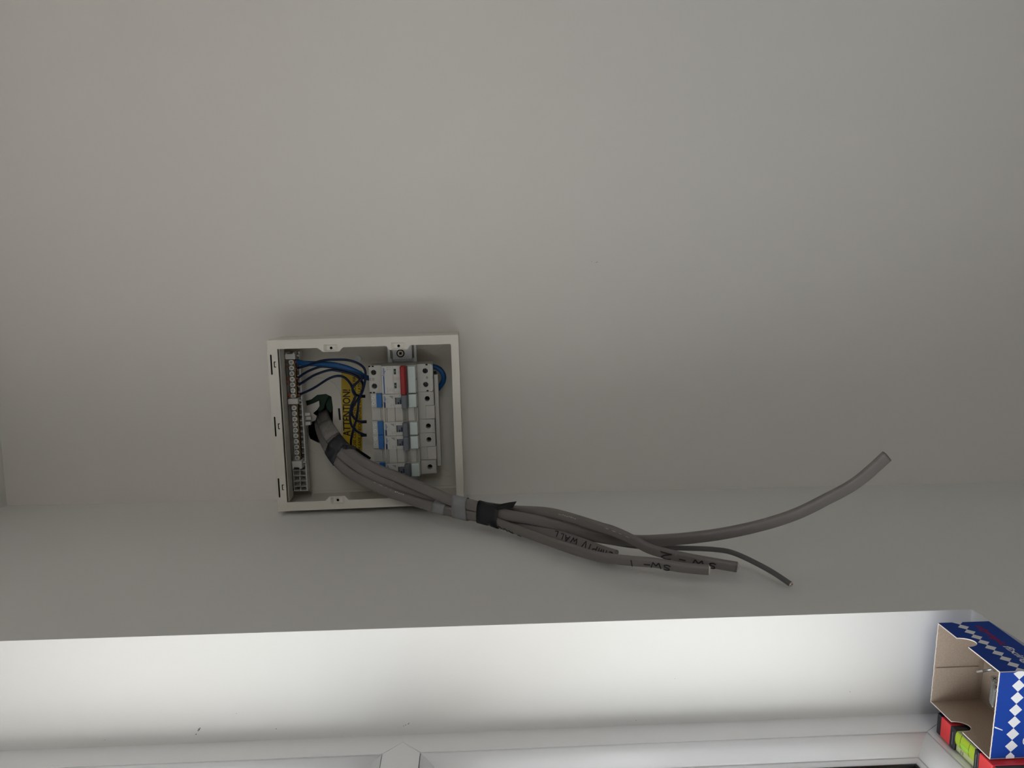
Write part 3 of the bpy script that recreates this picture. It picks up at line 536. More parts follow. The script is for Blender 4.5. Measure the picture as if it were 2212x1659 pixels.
# residual-current breakers ---------------------------------------
def make_breaker(xc):
    o = device_root('circuit_breaker', xc); h = 8.6
    m = MB(mm); dprism(m, BODY, -h, h)
    dplate(m, -h, h, -17.1, -2.8, [(3.7, -5.5, 2.35), (-3.7, -5.5, 2.35)], 40, 50.5)
    dplate(m, -h, h, -80.6, -61.5, [(0, -72.4, 3.2)], 40, 50.5)
    P(m, 'housing', 'plastic', o)
    for x in (3.7, -3.7): 
        s = MB(mm); s.cyl((x, 35.5, 33.2), 2.2, 1.1, n=20); sc = P(s, 'terminal_screw', 'steel', o)
        k = MB(mm)
        for a in range(4):
            t = .4 + a * math.pi / 2; k.box(x - .25 + 1.1 * math.cos(t), x + .25 + 1.1 * math.cos(t), 35.25 + 1.1 * math.sin(t), 35.75 + 1.1 * math.sin(t), 34.3, 34.36)
        k.ring((x, 35.5, 34.3), .8, .5, .06, n=12); P(k, 'cross_slot', 'dark', sc)
    m = MB(mm); m.cyl((0, 41 - 72.4, 24.05), 3.15, .2, n=16); P(m, 'terminal_well', 'dark', o)  # black disc, painted shade in the terminal hole
    m = dbox(-h + .05, h - .05, -16.4, -9.6, 50.5, 54.5, .3); P(m, 'blue_block', 'blue_block', o)
    m = dplate(MB(mm), -h + .6, 4.6, -77.2, -66.0, [(0, -72.4, 3.25)], 50.5, 50.9); P(m, 'terminal_plate', 'plastic', o)
    m = dbox(-h + .3, h - .3, -80.3, -77.6, 50.5, 51.6, .2); P(m, 'edge_strip', 'tray', o)
    m = dbox(-h + .3, h - .3, -32.4, -18.6, 61.5, 62.0, .15); lab = P(m, 'label_plate', 'plastic_white', o)
    m = dtext('hager', 3.9, 2.6, -20.6, 62.05, bold=.05); P(m, 'lettering', 'print_blue', lab)
    m = dbox(-h + .5, -h + 7.0, -21.6, -19.6, 62.0, 62.1); P(m, 'printed_line', 'print_navy', lab)
    m = MB(mm); m.add([(6.6, 41 - 31, 46.1), (6.6, 41 - 25.8, 46.1), (2.6, 41 - 31, 46.1)], [(0, 1, 2)]); P(m, 'printed_symbol', 'print_grey', lab)
    for tx, x, y, s in (('ADA116U', .8, -24.2, 1.7), ('B16', -5.0, -28.6, 2.2), ('6000', -5.0, -31.0, 1.6)):
        m = dtext(tx, s, x, y, 62.03); P(m, 'lettering', 'print_grey', lab)
    m = dbox(4.2, h - .1, -41.4, -33.2, 61.5, 62.2, .15); pl_ = P(m, 'indicator_plate', 'plastic_white', o)
    m = dtext('T', 2.4, 6.6, -39.6, 62.25); P(m, 'lettering', 'print_grey', pl_)
    m = dbox(-h + .1, -4.4, -41.4, -33.6, 61.5, 62.2, .15); P(m, 'indicator_plate', 'plastic_white', o)
    m = dbox(-4.3, 4.1, -41.6, -33.6, 61.5, 61.7); iw = P(m, 'indicator_window', 'grey_toggle', o)
    m = dbox(-4.3, 4.1, -34.6, -33.7, 61.7, 62.0); P(m, 'window_bar', 'dark', iw)
    m = dbox(-4.0, -1.6, -38.2, -36.6, 61.7, 62.0); P(m, 'window_bar', 'dark', iw)
    m = dbox(-4.0, 1.4, -41.2, -39.2, 61.7, 62.0); P(m, 'window_bar', 'print_navy', iw)
    m = MB(mm); m.prism([(-1.4, 44), (-1.0, 56.6), (-2.0, 57.6), (-7.0, 57.6), (-8.2, 56.4), (-8.4, 44)], -h + .2, h - .1, 'x')
    P(m, 'toggle', 'grey_toggle', o, bevel=0.0005)
    m = dbox(-h + .5, h - .6, -60.0, -50.2, 61.5, 66.0, .8); P(m, 'label_cover', 'cover', o)
    m = dbox(-h + .1, -h + 1.6, -61.2, -59.4, 61.5, 64.6, .2); P(m, 'cover_notch', 'grey_toggle', o)
    return o
def copy_thing(o, m):
    c = o.copy(); COL.objects.link(c); c.matrix_world = m
    def kids(src, dst):
        for ch in list(src.children):
            d = ch.copy(); COL.objects.link(d); d.parent = dst; kids(ch, d)
    kids(o, c); return c
br0 = make_breaker(24.2)
GB = 'residual current breakers on the rail'
tag(br0, 'grey toggle circuit breaker touching the red main switch', 'circuit breaker', GB)
for xc, lb in ((-10.6, 'grey toggle circuit breaker, first of the adjoining pair, nearer to the red switch'),
               (-28.05, 'grey toggle circuit breaker, second of the adjoining pair, farther from red switch'),
               (-63.1, 'grey toggle circuit breaker at the rail end, half hidden by grey cables')):
    c = copy_thing(br0, cu_at(xc, -41, 16)); c['label'] = lb
# blanking modules -------------------------------------------------
def make_blank(xc):
    o = device_root('blanking_module', xc); h = 8.6
    m = MB(mm)
    prof_ = [(-2.6, 20), (-2.6, 47.5), (-13.2, 48.2), (-13.6, 47.4), (-17.4, 48), (-17.8, 59), (-19.8, 60), (-20.4, 58.8), (-22, 59.8), (-22.6, 58.6), (-23.2, 60.2), (-32.2, 60.2), (-33, 58.5), (-41.5, 58.8), (-43.2, 57), (-45.6, 52.5), (-47.4, 53), (-48.6, 59.6), (-50, 60.4), (-56.4, 60.4), (-57, 58.8), (-58.4, 60.2), (-59, 58.6), (-60.8, 60), (-61.4, 48), (-69.8, 47.8), (-70, 20)]
    dprism(m, prof_, -h, h); P(m, 'housing', 'plastic', o)
    m = dbox(-h + .1, h - .1, -81.2, -69.9, 20, 49.4, .4); P(m, 'end_block', 'plastic', o)
    return o
bl = make_blank(6.8)
tag(bl, 'pale grey blanking module between breakers, nearer to red main switch', 'blanking module', 'blanking modules on the rail')
c = copy_thing(bl, cu_at(-45.5, -41, 16)); c['label'] = 'pale grey blanking module next to the last breaker half hidden by cables'
# busbar cover -----------------------------------------------------
bb = empty('busbar_cover', m=cu_at(-5, -84, 30))
tag(bb, 'long pale plastic busbar strip along the ends of the breakers', 'busbar')
m = MB(mm); m.box(-59, 58.5, -2.4, 2.6, -6, 14, .5); P(m, 'cover_strip', 'plastic', bb)
m = MB(mm); m.box(52, 62, -.5, 2.8, 6, 7.2); m.box(-60, 54, 2.7, 3.3, 3, 5); P(m, 'gap_shade_strip', 'dark', bb)  # near-black strips drawn for the dark gap beside the breakers

# ================================================================== terminal bars
hold = empty('terminal_bar_holder', m=cu_at(0, 94, 10))
tag(hold, 'pale plastic grid tray holding both brass terminal bars', 'terminal holder')
def H(m, name, material): return m.build(name, material, hold)
def hb(x0, x1, y0, y1, z0, z1, r=0.0): return MB(mm).box(x0, x1, y0 - 94, y1 - 94, z0 - 10, z1 - 10, r)
m = hb(-91, 87, 84.6, 107, 24, 25.4); H(m, 'base_plate', 'tray')
for x in (80, 26, -52, -86): m = hb(x - 3, x + 3, 90, 100, 3.4, 24); H(m, 'support_post', 'tray')
m = hb(-90.5, 87, 84.6, 86.2, 25.4, 38); H(m, 'long_rail', 'plastic_white')
m = hb(-90.5, -56, 93.2, 94.2, 25.4, 37.6); H(m, 'long_rail', 'plastic_white')
m = hb(-90.5, -56, 101.2, 102.2, 25.4, 38); H(m, 'long_rail', 'plastic_white')
m = hb(-90.5, 87, 106.2, 107.4, 25.4, 34); H(m, 'long_rail', 'tray')
m = hb(-53, 84, 101.8, 102.6, 25.4, 30); H(m, 'long_rail', 'tray')
xs = [78.2 - 7.06 * k for k in range(8)] + [20.7 - 7.06 * k for k in range(16)]
for x in xs:
    if x < -90.8: continue
    if x < -56: m = hb(x - .45, x + .45, 86.2, 101.2, 25.4, 37.6)
    else: m = hb(x - .45, x + .45, 86.2, 92.8, 25.4, 35)
    H(m, 'cell_rib', 'plastic_white')
m = hb(-91.2, -90.4, 84.6, 107, 25.4, 38); H(m, 'end_rib', 'plastic_white')
for x in (82.5, 26, -53.2):
    m = hb(x - 1, x + 1, 84.6, 88, 30, 41, .3); H(m, 'cross_arm', 'plastic_white')
    m = hb(x - 1, x + 1, 98.8, 107, 28, 40, .3); H(m, 'cross_arm', 'plastic_white')
def clip(xc, L, fork):
    m = MB(mm); z = 32
    out = rect(xc - L / 2, xc + L / 2, -6.2, 5.6)
    if fork > 0: out = [(xc - L / 2, -6.2), (xc + L / 2 - 3, -6.2), (xc + L / 2, -4.6), (xc + L / 2 - 2.2, -3.2), (xc + L / 2 - 2.2, 3), (xc + L / 2, 4.4), (xc + L / 2 - 3, 5.6), (xc - L / 2, 5.6)]
    if fork < 0: out = [(xc + L / 2, -6.2), (xc - L / 2, -6.2), (xc - L / 2, -3.6), (xc - L / 2 + 2.2, -2.4), (xc - L / 2 + 2.2, 3.4), (xc - L / 2, 4.6), (xc - L / 2, 5.6), (xc + L / 2, 5.6)]
    m.plate(out, [], z - 10, z + 7.6); return H(m, 'bar_clip', 'plastic_white')
clip(83.2, 8.6, 1); clip(26.2, 6.6, 0); clip(-54.6, 9.8, -1)
for x0, x1, z in ((4.5, 8.4, 30), (-7.6, -3.4, 30), (-1.6, 3.0, 26)):
    m = hb(x0, x1, 78.0, 84.5, z - 8, z, .3); H(m, 'side_clip', 'plastic_white')
def term_bar(name, x1, x0, screws, label):
    o = empty(name, m=cu_at((x0 + x1) / 2, 94.4, 34)); tag(o, label, 'terminal bar', 'brass terminal bars')
    xm = (x0 + x1) / 2
    m = MB(mm); m.box(x0 - xm, x1 - xm, -4.3, 2.8, 0, 7.4, .5)
    m.build('bar', 'brass', o)
    for i, x in enumerate(screws):
        m = MB(mm); m.cyl((x - xm, -.1, 7.4), 3.2, 2.2, n=20); s = m.build('terminal_screw', 'steel', o)
        k = MB(mm); rt = random.uniform(0, 1.5)
        for a in range(4):
            t = rt + a * math.pi / 2; cx, cy = x - xm + 1.25 * math.cos(t), -.1 + 1.25 * math.sin(t); c2, s2 = math.cos(t), math.sin(t)
            k.add([(cx + p * c2 - q * s2, cy + p * s2 + q * c2, 9.66) for p, q in ((-.75, -.33), (.75, -.33), (.75, .33), (-.75, .33))], [(0, 1, 2, 3)])
        k.ring((x - xm, -.1, 9.6), .95, .55, .06, n=14); k.build('cross_slot', 'dark', s)
        m = MB(mm); m.ring((x - xm, -.1, 7.42), 3.53, 3.25, .5, n=20); m.build('screw_collar', 'dark', o)
    for i in range(len(screws) - 1):
        x = (screws[i] + screws[i + 1]) / 2 - xm; m = MB(mm); m.box(x - 2.0, x + 2.0, -4.45, -4.25, 1.5, 5.5); m.build('wire_port', 'dark', o)
    return o
nb = term_bar('neutral_bar', 79.2, 29.0, [74.5 - 7.06 * k for k in range(7)], 'shorter brass terminal bar with seven screws and blue wires')
eb = term_bar('earth_bar', 22.8, -50.2, [17.2 - 7.1 * k for k in range(10)], 'longer brass terminal bar with ten screws and no wires')
for i, x in enumerate((74.5, 68.2, 53.6, 52.0, 46.6, 33.2, 31.6)):
    m = MB(mm); xm = (79.2 + 29) / 2
    for q in range(3):
        m.tube([(x - xm + q * .7 - .7, 3.0, 3), (x - xm + q * 1.0 - 1, 6.0 + q * .4, 3.4 - q * .3), (x - xm + q * 1.5 - 1.6 + .3 * i, 8.2 + 2.2 * ((i * 7 + q * 3) % 4) / 4, 3.2)], .28, 6, sub=3)
    m.build('copper_strand', 'copper', nb)

# ================================================================== wires
def wire(key, r, material, label, ferrule=None, name='blue_wire', group='blue neutral wires'):
    pts = WIRES[key]; o = tuple(pts[0])
    ob = empty(name, m=cu_at(*o)); tag(ob, label, 'wire', group)
    m = MB(mm); m.tube([tuple(a - b for a, b in zip(p, o)) for p in pts], r, 14, sub=8); m.build('insulation', material, ob)
    a = Vector(pts[0]); b = Vector(pts[1]); d = (a - b).normalized()
    m = MB(mm); m.cyl((0, 0, 0), r * .62, 3.0, d, 12); m.build('bare_copper', 'copper', ob)
    if ferrule:
        e = Vector(pts[-1]); f = Vector(pts[-2]); d = Vector((0, -1, -.12)).normalized()
        m = MB(mm); m.cyl(e - Vector(o) - d * 6.2, r * 1.32, 7.4, d, 14); m.build('ferrule', 'black_pvc', ob)
    return ob
wire('big_top', 3.3, 'wire_big', 'thick mid-blue wire arching from first terminal screw to main switch', name='thick_blue_wire')
wire('w4', 1.5, 'wire', 'dark blue wire from the second screw, running along to the last breaker', True)
wire('w1', 1.5, 'wire', 'dark blue wire from fourth screw looping to breaker beside red switch', True)
wire('w2', 1.5, 'wire', 'dark blue wire from fifth screw to the nearer breaker of the adjoining pair', True)
wire('w3', 1.5, 'wire', 'dark blue wire from seventh screw to second breaker of the adjoining pair', True)
wire('big_bot', 3.3, 'wire_big', 'thick mid-blue wire loop at the free end of main switch', name='thick_blue_wire')

# ================================================================== grey cables
# sheath width and thickness before and after the black tape
CW0 = {'C1': (12.4, 7.0), 'C2': (11.0, 6.2), 'C3': (12.8, 7.4), 'C4': (5.0, 4.9), 'C5': (12.2, 6.4)}
CW1 = {'C1': (10.2, 5.8), 'C2': (10.8, 6.0), 'C3': (12.4, 6.8), 'C4': (5.0, 4.9), 'C5': (13.0, 5.6)}
def csize(k, s):
    t = min(1, max(0, (s - 285) / 55)); t = t * t * (3 - 2 * t)
    return tuple(a + (c - a) * t for a, c in zip(CW0[k], CW1[k]))
PATHS = {}
for k, rows in CABLES.items():
    Pp = catmull([Vector(r[:3]) for r in rows], 10)
    Ww = catmull([Vector(r[3:]) for r in rows], 10)
    fr = []
    acc = 0.0
    for i, p in enumerate(Pp):
        T = (Pp[min(i + 1, len(Pp) - 1)] - Pp[max(i - 1, 0)]).normalized()
        w_ = (Ww[i] - T * Ww[i].dot(T)).normalized(); n_ = T.cross(w_).normalized()
        if n_.dot(Vector((0, -.15, 1))) < 0: n_ = -n_
        if i: acc += (p - Pp[i - 1]).length
        fr.append((p, T, w_, n_, acc))
    PATHS[k] = fr
def section(k, i, grow=0.0, nseg=4):
    p, T, w_, n_, s = PATHS[k][i]; W_, h_ = csize(k, s); rc = h_ * (.45 if k != 'C4' else .495); out = []
    for cx, cy, a0 in ((W_ / 2 - rc, -h_ / 2 + rc, -math.pi / 2), (W_ / 2 - rc, h_ / 2 - rc, 0), (-W_ / 2 + rc, h_ / 2 - rc, math.pi / 2), (-W_ / 2 + rc, -h_ / 2 + rc, math.pi)):
        for j in range(nseg + 1):
            t = a0 + math.pi / 2 * j / nseg; out.append(p + w_ * (cx + (rc + grow) * math.cos(t)) + n_ * (cy + (rc + grow) * math.sin(t)))
    return out
def frame_at(k, s):
    fr = PATHS[k]
    for i in range(len(fr) - 1):
        if fr[i + 1][4] >= s:
            t = (s - fr[i][4]) / max(1e-6, fr[i + 1][4] - fr[i][4])
            return tuple(fr[i][j].lerp(fr[i + 1][j], t) for j in range(4))
    return fr[-1][:4]
def surf(k, s, u, lift=0.12):
    W_, h_ = csize(k, s); p, T, w_, n_ = frame_at(k, s); rc = h_ * .45; a = W_ / 2 - rc; r = rc + lift
    if abs(u) <= a: return p + w_ * u + n_ * (h_ / 2 + lift)
    t = (abs(u) - a) / rc; sg = 1 if u > 0 else -1; d = 0
    if t > math.pi / 2: d = (t - math.pi / 2) * rc; t = math.pi / 2
    return p + w_ * sg * (a + r * math.sin(t)) + n_ * (h_ / 2 - rc + r * math.cos(t) - d)
def cable(k, label, material='cable', cores=3):
    fr = PATHS[k]; o = fr[0][0]; ob = empty('grey_cable', m=cu_at(*o)); tag(ob, label, 'cable', 'grey supply cables')
    m = MB(mm); rings = [section(k, i) for i in range(len(fr))]; n = len(rings[0])
    vs = [tuple(v - o) for r in rings for v in r]
    m.add(vs, [(i * n + j, i * n + (j + 1) % n, (i + 1) * n + (j + 1) % n, (i + 1) * n + j) for i in range(len(fr) - 1) for j in range(n)], True)
    m.f.append(tuple(reversed(range(n)))); m.f.append(tuple((len(fr) - 1) * n + j for j in range(n))); m.sm += [False, False]
    m.build('sheath', material, ob)
    p, T, w_, n_, s = fr[-1]; W_, h_ = csize(k, s); a = (W_ - h_) / 2
    if cores:
        q = MB(mm)
        for j in range(n):      # ragged pale cut edge
            a0 = section(k, len(fr) - 1)[j] - o; a1 = section(k, len(fr) - 1)[(j + 1) % n] - o
            c = p - o; L = random.uniform(.3, 1.8)
            q.add([tuple(a0), tuple(a1), tuple(a1.lerp(c, .3) + T * L), tuple(a0.lerp(c, .3) + T * L)], [(0, 1, 2, 3)])
        q.build('cut_edge', 'pvc_white', ob)
        for j in range(cores):
            u = 0 if cores == 1 else (-a + 2 * a * j / (cores - 1)) * .9
            q = MB(mm); q.cyl(p - o + w_ * u - T * .5, h_ * (.2 if cores > 1 else .22), random.uniform(1.2, 1.9), T, 10); q.build('conductor', 'copper' if cores == 1 else 'steel', ob)
    return ob
c1 = cable('C1', 'flat grey cable marked SW-1, lowest of the cut cables')
c5 = cable('C5', 'flat grey cable lettered WALL in black, tucked behind the SW-1 cable', 'cable', 0)
c3 = cable('C3', 'longest flat grey cable, curving away to a plain rounded tip', 'cable', 0)
c2 = cable('C2', 'flat grey cable marked SW-2, crossing over the longest cable')
c4 = cable('C4', 'thin round grey cable with a bare copper tip', 'cable_dark', 1)

GL = {'S': [[(.9, .85), (.5, 1), (.1, .8), (.25, .55), (.8, .42), (.9, .15), (.5, 0), (.05, .15)]], 'W': [[(0, 1), (.22, 0), (.5, .62), (.78, 0), (1, 1)]],
      '-': [[(0, .5), (1, .5)]], '1': [[(.5, 1), (.5, 0)]], '2': [[(.05, .8), (.45, 1), (.9, .75), (.6, .4), (0, .05), (1, 0)]],
      'A': [[(0, 0), (.5, 1), (1, 0)], [(.2, .4), (.8, .4)]], 'L': [[(0, 1), (0, 0), (.9, .05)]], 'V': [[(0, 1), (.5, 0), (1, 1)]], 'P': [[(0, 0), (0, 1), (.8, .95), (.9, .6), (0, .45)]],
      'T': [[(0, 1), (1, 1)], [(.5, 1), (.5, 0)]], 'm': [[(0, 0), (0, .8), (.45, .8), (.5, .1), (.55, .8), (1, .8), (1, 0)]], 'i': [[(.5, .8), (.5, 0)]], 'c': [[(1, .8), (.3, .75), (.1, .35), (.4, .02), (1, .08)]],
      'R': [[(0, 0), (0, 1), (.8, .95), (.85, .6), (0, .5), (.9, 0)]], 'O': [[(.5, 1), (.05, .7), (.1, .2), (.5, 0), (.95, .25), (.9, .8), (.5, 1)]], 'n': [[(0, 0), (.05, 1), (.5, .5), (.95, 1), (1, 0)]]}
def write(k, parent, glyphs, pen=1.25):
    """handwriting running back along the cable; glyph = (char, s of centre, width, u of centre, height)"""
    o = PATHS[k][0][0]; m = MB(mm)
    for ch, sc, wd, uc, ht in glyphs:
        for st in GL[ch]:
            pts = []
            for a, b in zip(st, st[1:]):
                n = max(2, int(4 * math.hypot((a[0] - b[0]) * wd, (a[1] - b[1]) * ht) / 3))
                for j in range(n): pts.append((a[0] + (b[0] - a[0]) * j / n, a[1] + (b[1] - a[1]) * j / n))
            pts.append(st[-1])
            P2 = [(sc - (x - .5) * wd, uc - (y - .5) * ht) for x, y in pts]
            P3 = [surf(k, s, u) - o for s, u in P2]
            m.tube([tuple(p) for p in P3], pen / 2, 6, sub=1)
    m.build('handwriting', 'ink', parent)
write('C1', c1, [('S', 555.5, 6.5, -1.2, 6.2), ('W', 545.5, 9.5, -.6, 6), ('-', 537, 6, -.8, 4), ('1', 523, 4, -.6, 7)])
write('C2', c2, [('S', 579.5, 6.4, -1.4, 7), ('W', 566.5, 11, -.8, 6.4), ('-', 551.7, 6, -.8, 4), ('2', 536, 11, -.8, 7.6)])
write('C5', c5, [('c', 493, 5, .6, 4.4), ('i', 486.5, 3, .2, 5), ('m', 480, 6, 0, 5.4), ('P', 471, 5, 0, 6.4), ('T', 464, 3.4, 0, 6.4), ('V', 457, 5, .6, 7), ('W', 443, 8, 0, 5.8), ('A', 433, 6, 0, 6.2), ('L', 425, 4, .2, 6.2), ('L', 417, 4.4, 1.2, 6)], 1.1)
write('C1', c1, [('-', 371, 6, -5.6, 3), ('R', 357.5, 6.5, -5.4, 5.5), ('O', 349, 6.5, -5.2, 5.5), ('O', 340.5, 6, -5.0, 5.5), ('n', 333, 6, -4.8, 5.5)], 1.0)
# pale scrapes where the sheath is scored
def scrape(k, parent, s0, s1, u, wd, n=5):
    o = PATHS[k][0][0]; m = MB(mm)
    for j in range(n):
        a = s0 + (s1 - s0) * j / n; b = a + (s1 - s0) / n * random.uniform(.5, .95); uu = u + random.uniform(-.3, .3)
        q = [surf(k, a, uu, .05), surf(k, (a + b) / 2, uu + wd * random.uniform(.3, .6), .14), surf(k, b, uu + random.uniform(-.2, .2), .05), surf(k, (a + b) / 2, uu - wd * random.uniform(.3, .6), .14)]
        m.add([tuple(p - o) for p in q], [(0, 1, 2, 3)])
    m.build('scrape', 'scuff', parent)
scrape('C3', c3, 609, 664, -7.2, .9, 9)
scrape('C3', c3, 575, 600, -6.6, .5, 4)
scrape('C1', c1, 192, 206, 5.0, 1.6, 5)
scrape('C1', c1, 160, 185, 5.4, .5, 3)
scrape('C2', c2, 412, 436, 2.2, 1.4, 9)
scrape('C1', c1, 549, 552.5, -3.2, 2.4, 4)
scrape('C5', c5, 205, 240, 5.2, .5, 4)
scrape('C2', c2, 470, 500, 2.4, .8, 4)

# ================================================================== tapes round the bundle
def hull2(pts):
    pts = sorted(set((round(x, 3), round(y, 3)) for x, y in pts))
    def half(it):
        h = []
        for p in it:
            while len(h) > 1 and (h[-1][0] - h[-2][0]) * (p[1] - h[-2][1]) - (h[-1][1] - h[-2][1]) * (p[0] - h[-2][0]) <= 0: h.pop()
            h.append(p)
        return h
    lo = half(pts); hi = half(reversed(pts)); return lo[:-1] + hi[:-1]
def band(keys, ref, s0, s1, material, label, name='tape_band', grow=.5, tilt=0.0, N=44, slices=5, flag=None, wob=.15):
    p0, T0, w0, n0 = frame_at(ref, (s0 + s1) / 2); o = p0
    ob = empty(name, m=cu_at(*o)); tag(ob, label, 'tape', 'tape bands round the cables')
    m = MB(mm); rings = []
    for q in range(slices):
        s = s0 + (s1 - s0) * q / (slices - 1); p, T, w_, n_ = frame_at(ref, s)
        T = (T + w_ * tilt).normalized(); w_ = (w_ - T * w_.dot(T)).normalized(); n_ = T.cross(w_)
        pts = []
        for k in keys:
            fr = PATHS[k]; i = min(range(len(fr)), key=lambda i: abs((fr[i][0] - p).dot(T)) + (1000 if (fr[i][0] - p).length > 45 else 0))
            for v in section(k, i, grow + .05 * q % 2): pts.append(((v - p).dot(w_), (v - p).dot(n_)))
        h = hull2(pts); cx = sum(a for a, b in h) / len(h); cy = sum(b for a, b in h) / len(h)
        L = [0]
        for a, b in zip(h, h[1:] + h[:1]): L.append(L[-1] + math.hypot(a[0] - b[0], a[1] - b[1]))
        hh = h + h[:1]
        st = max(range(len(h)), key=lambda i: h[i][0]); ring = []
        for j in range(N):
            t = (L[st] + L[-1] * j / N) % L[-1]
            for e in range(len(h)):
                if L[e + 1] >= t: break
            f = (t - L[e]) / max(1e-6, L[e + 1] - L[e]); ring.append((hh[e][0] + (hh[e + 1][0] - hh[e][0]) * f, hh[e][1] + (hh[e + 1][1] - hh[e][1]) * f))
        rings.append([tuple(p + w_ * a + n_ * b + T * random.uniform(-wob, wob) - o) for a, b in ring])
    vs = [v for r in rings for v in r]
    fs = [(i * N + j, i * N + (j + 1) % N, (i + 1) * N + (j + 1) % N, (i + 1) * N + j) for i in range(slices - 1) for j in range(N)]
    m.add(vs, fs, True); b_ = m.build('wrap', material, ob)
    sl = b_.modifiers.new('thick', 'SOLIDIFY'); sl.thickness = .0003; sl.offset = -1
    return ob, o
ALLC = ['C1', 'C2', 'C3', 'C4', 'C5']
band(['C3', 'C2', 'C5'], 'C3', 40, 73, 'tape_old', 'dusty grey tape wrapped round cables where they leave the wall', N=40, grow=.8, wob=.5)
band(['C1', 'C5', 'C3', 'C4', 'C2'], 'C3', 77, 95, 'tape_blue', 'crumpled dark tape binding the cables inside the open box', N=52, grow=1.0, tilt=.12, wob=.6)
ob, o = band(['C1', 'C5'], 'C1', 245, 262, 'tape_grey', 'creased grey tape band round two cables, beside a wider grey band', grow=.45, tilt=-.1, wob=.35)
band(['C1', 'C5', 'C3', 'C4'], 'C3', 262, 281, 'tape_grey', 'smooth light grey tape band next to the black band', grow=.9, tilt=.08)
ob, o = band(ALLC, 'C3', 296, 325, 'tape_black', 'black tape band with a loose end sticking out', grow=1.5, tilt=.05)
fm = MB(mm); fm.add([tuple(Vector(p) - o) for p in [(-81.7, -145.5, 168.0), (-81.8, -152.5, 176.0), (-76.9, -158.0, 183.0), (-74.2, -165.5, 188.0), (-72.3, -173.4, 192.0), (-76.7, -170.8, 191.0), (-80.3, -168.8, 189.0), (-82.4, -160.3, 184.0), (-85.4, -152.3, 178.0)]], [tuple(range(9))])
fo = fm.build('loose_end', 'tape_black', ob); sl = fo.modifiers.new('thick', 'SOLIDIFY'); sl.thickness = .0004
tie = empty('cable_tie', m=cu_at(*(-31.2, 30.2, 66.0))); tag(tie, 'black cable tie with its tail pointing towards the breakers', 'cable tie')
tm = MB(mm); to = Vector((-31.2, 30.2, 66.0)); tp_ = catmull([Vector(p) for p in [(-31.2, 30.2, 66.0), (-31.0, 21.7, 66.0), (-37.5, 13.8, 64.0), (-48.3, 1.2, 60.0)]], 6); tv = []
for i, p in enumerate(tp_):
    q = (tp_[min(i + 1, len(tp_) - 1)] - tp_[max(i - 1, 0)]).normalized(); s_ = q.cross(Vector((0, 0, 1))).normalized() * 2.3
    for a in (p - s_, p + s_, p + s_ - Vector((0, 0, 1.1)), p - s_ - Vector((0, 0, 1.1))): tv.append(tuple(a - to))
tm.add(tv, [(i * 4 + j, i * 4 + (j + 1) % 4, i * 4 + 4 + (j + 1) % 4, i * 4 + 4 + j) for i in range(len(tp_) - 1) for j in range(4)] + [(0, 1, 2, 3), tuple((len(tp_) - 1) * 4 + j for j in range(4))])
tm.build('tail', 'black_pvc', tie)
tm = MB(mm); tm.box(-1.5, 3.2, -2.4, 2.4, -2.6, 1.4, .6); tm.build('tie_head', 'black_pvc', tie)

# ================================================================== carton of fixings on the window board
BX, BY, BH = 35.2, 36.7, 43.5
MBOX = Matrix.Translation((-0.0376, -0.4596, SILL)) @ Matrix.Rotation(math.radians(-2.8), 4, 'Z')
box = empty('fixings_carton', m=MBOX)
tag(box, 'small open blue cardboard box of metal fixings with white diamonds', 'box')
def jag(a, b, z, amp, n=70):
    return [(a + (b - a) * i / n, z + random.uniform(-amp, amp * .6)) for i in range(n + 1)]
def notch(c, hw, dp, z, n=14): return [(c - hw * math.cos(math.pi * i / n), z - dp * math.sin(math.pi * i / n)) for i in range(n + 1)]
T = .65
def panel(top, x0, x1, plane, inner, outer, name='box_panel'):
    """outline given as (along, z) with `top` running from x0 to x1; plane 'x' or 'y'"""
    out = [(x0, .3)] + top + [(x1, .3)]
    if top[0][0] > top[-1][0]: out = [(x1, .3)] + top + [(x0, .3)]
    m = MB(mm); m.plate(out, [], min(inner, outer), max(inner, outer))
    m.v = [((z, x, y) if plane == 'x' else (x, z, y)) for x, y, z in m.v]
    o = m.build(name, 'kraft', box)
    s = 1 if outer > inner else -1
    k = MB(mm); k.plate([(x, z - .12 if z > 5 else z) for x, z in out], [], min(outer, outer + s * .1), max(outer, outer + s * .1))
    k.v = [((z, x, y) if plane == 'x' else (x, z, y)) for x, y, z in k.v]
    k.build('blue_print', 'box_blue', o)
    e = MB(mm); a0, a1 = sorted((inner, outer)); e.plate(list(top) + [(x, z - .3) for x, z in reversed(top)], [], a0 - .03, a1 + .13 if s > 0 else a1 + .03)
    if s < 0: e.v = [(x, z, y - .1 if y < (a0 + a1) / 2 else y) for x, z, y in e.v]
    e.v = [((z, x, y + .04) if plane == 'x' else (x, z, y + .04)) for x, y, z in e.v]
    e.build('cut_edge', 'rim_white', o); return o
nt = lambda c: [(-BY, BH)] + notch(c, 7.0, 10.6, BH) + [(BY, BH)]
p_right = panel(nt(5.2), -BY, BY, 'x', BX - T, BX)
p_left = panel(nt(1.8), -BY, BY, 'x', -BX + T, -BX)
p_front = panel(jag(-BX + T, BX - T, BH - .1, .16), -BX + T, BX - T, 'y', -BY + T, -BY)
p_back = panel(jag(-BX + T, BX - T, BH - .1, .22), -BX + T, BX - T, 'y', BY - T, BY)
m = MB(mm); m.box(-BX + T, BX - T, -BY + T, BY - T, .2, .9); m.build('box_panel', 'kraft', box)
m = MB(mm); m.box(-BX + .8, -4.2, BY - T - .75, BY - T - .05, 5.6, BH - 1.4); m.build('inner_flap', 'kraft', box)
m = MB(mm); m.box(BX - T - .5, BX - T - .05, 20, BY - T - .1, 1, BH - 2.0); m.build('glue_flap', 'kraft', box)
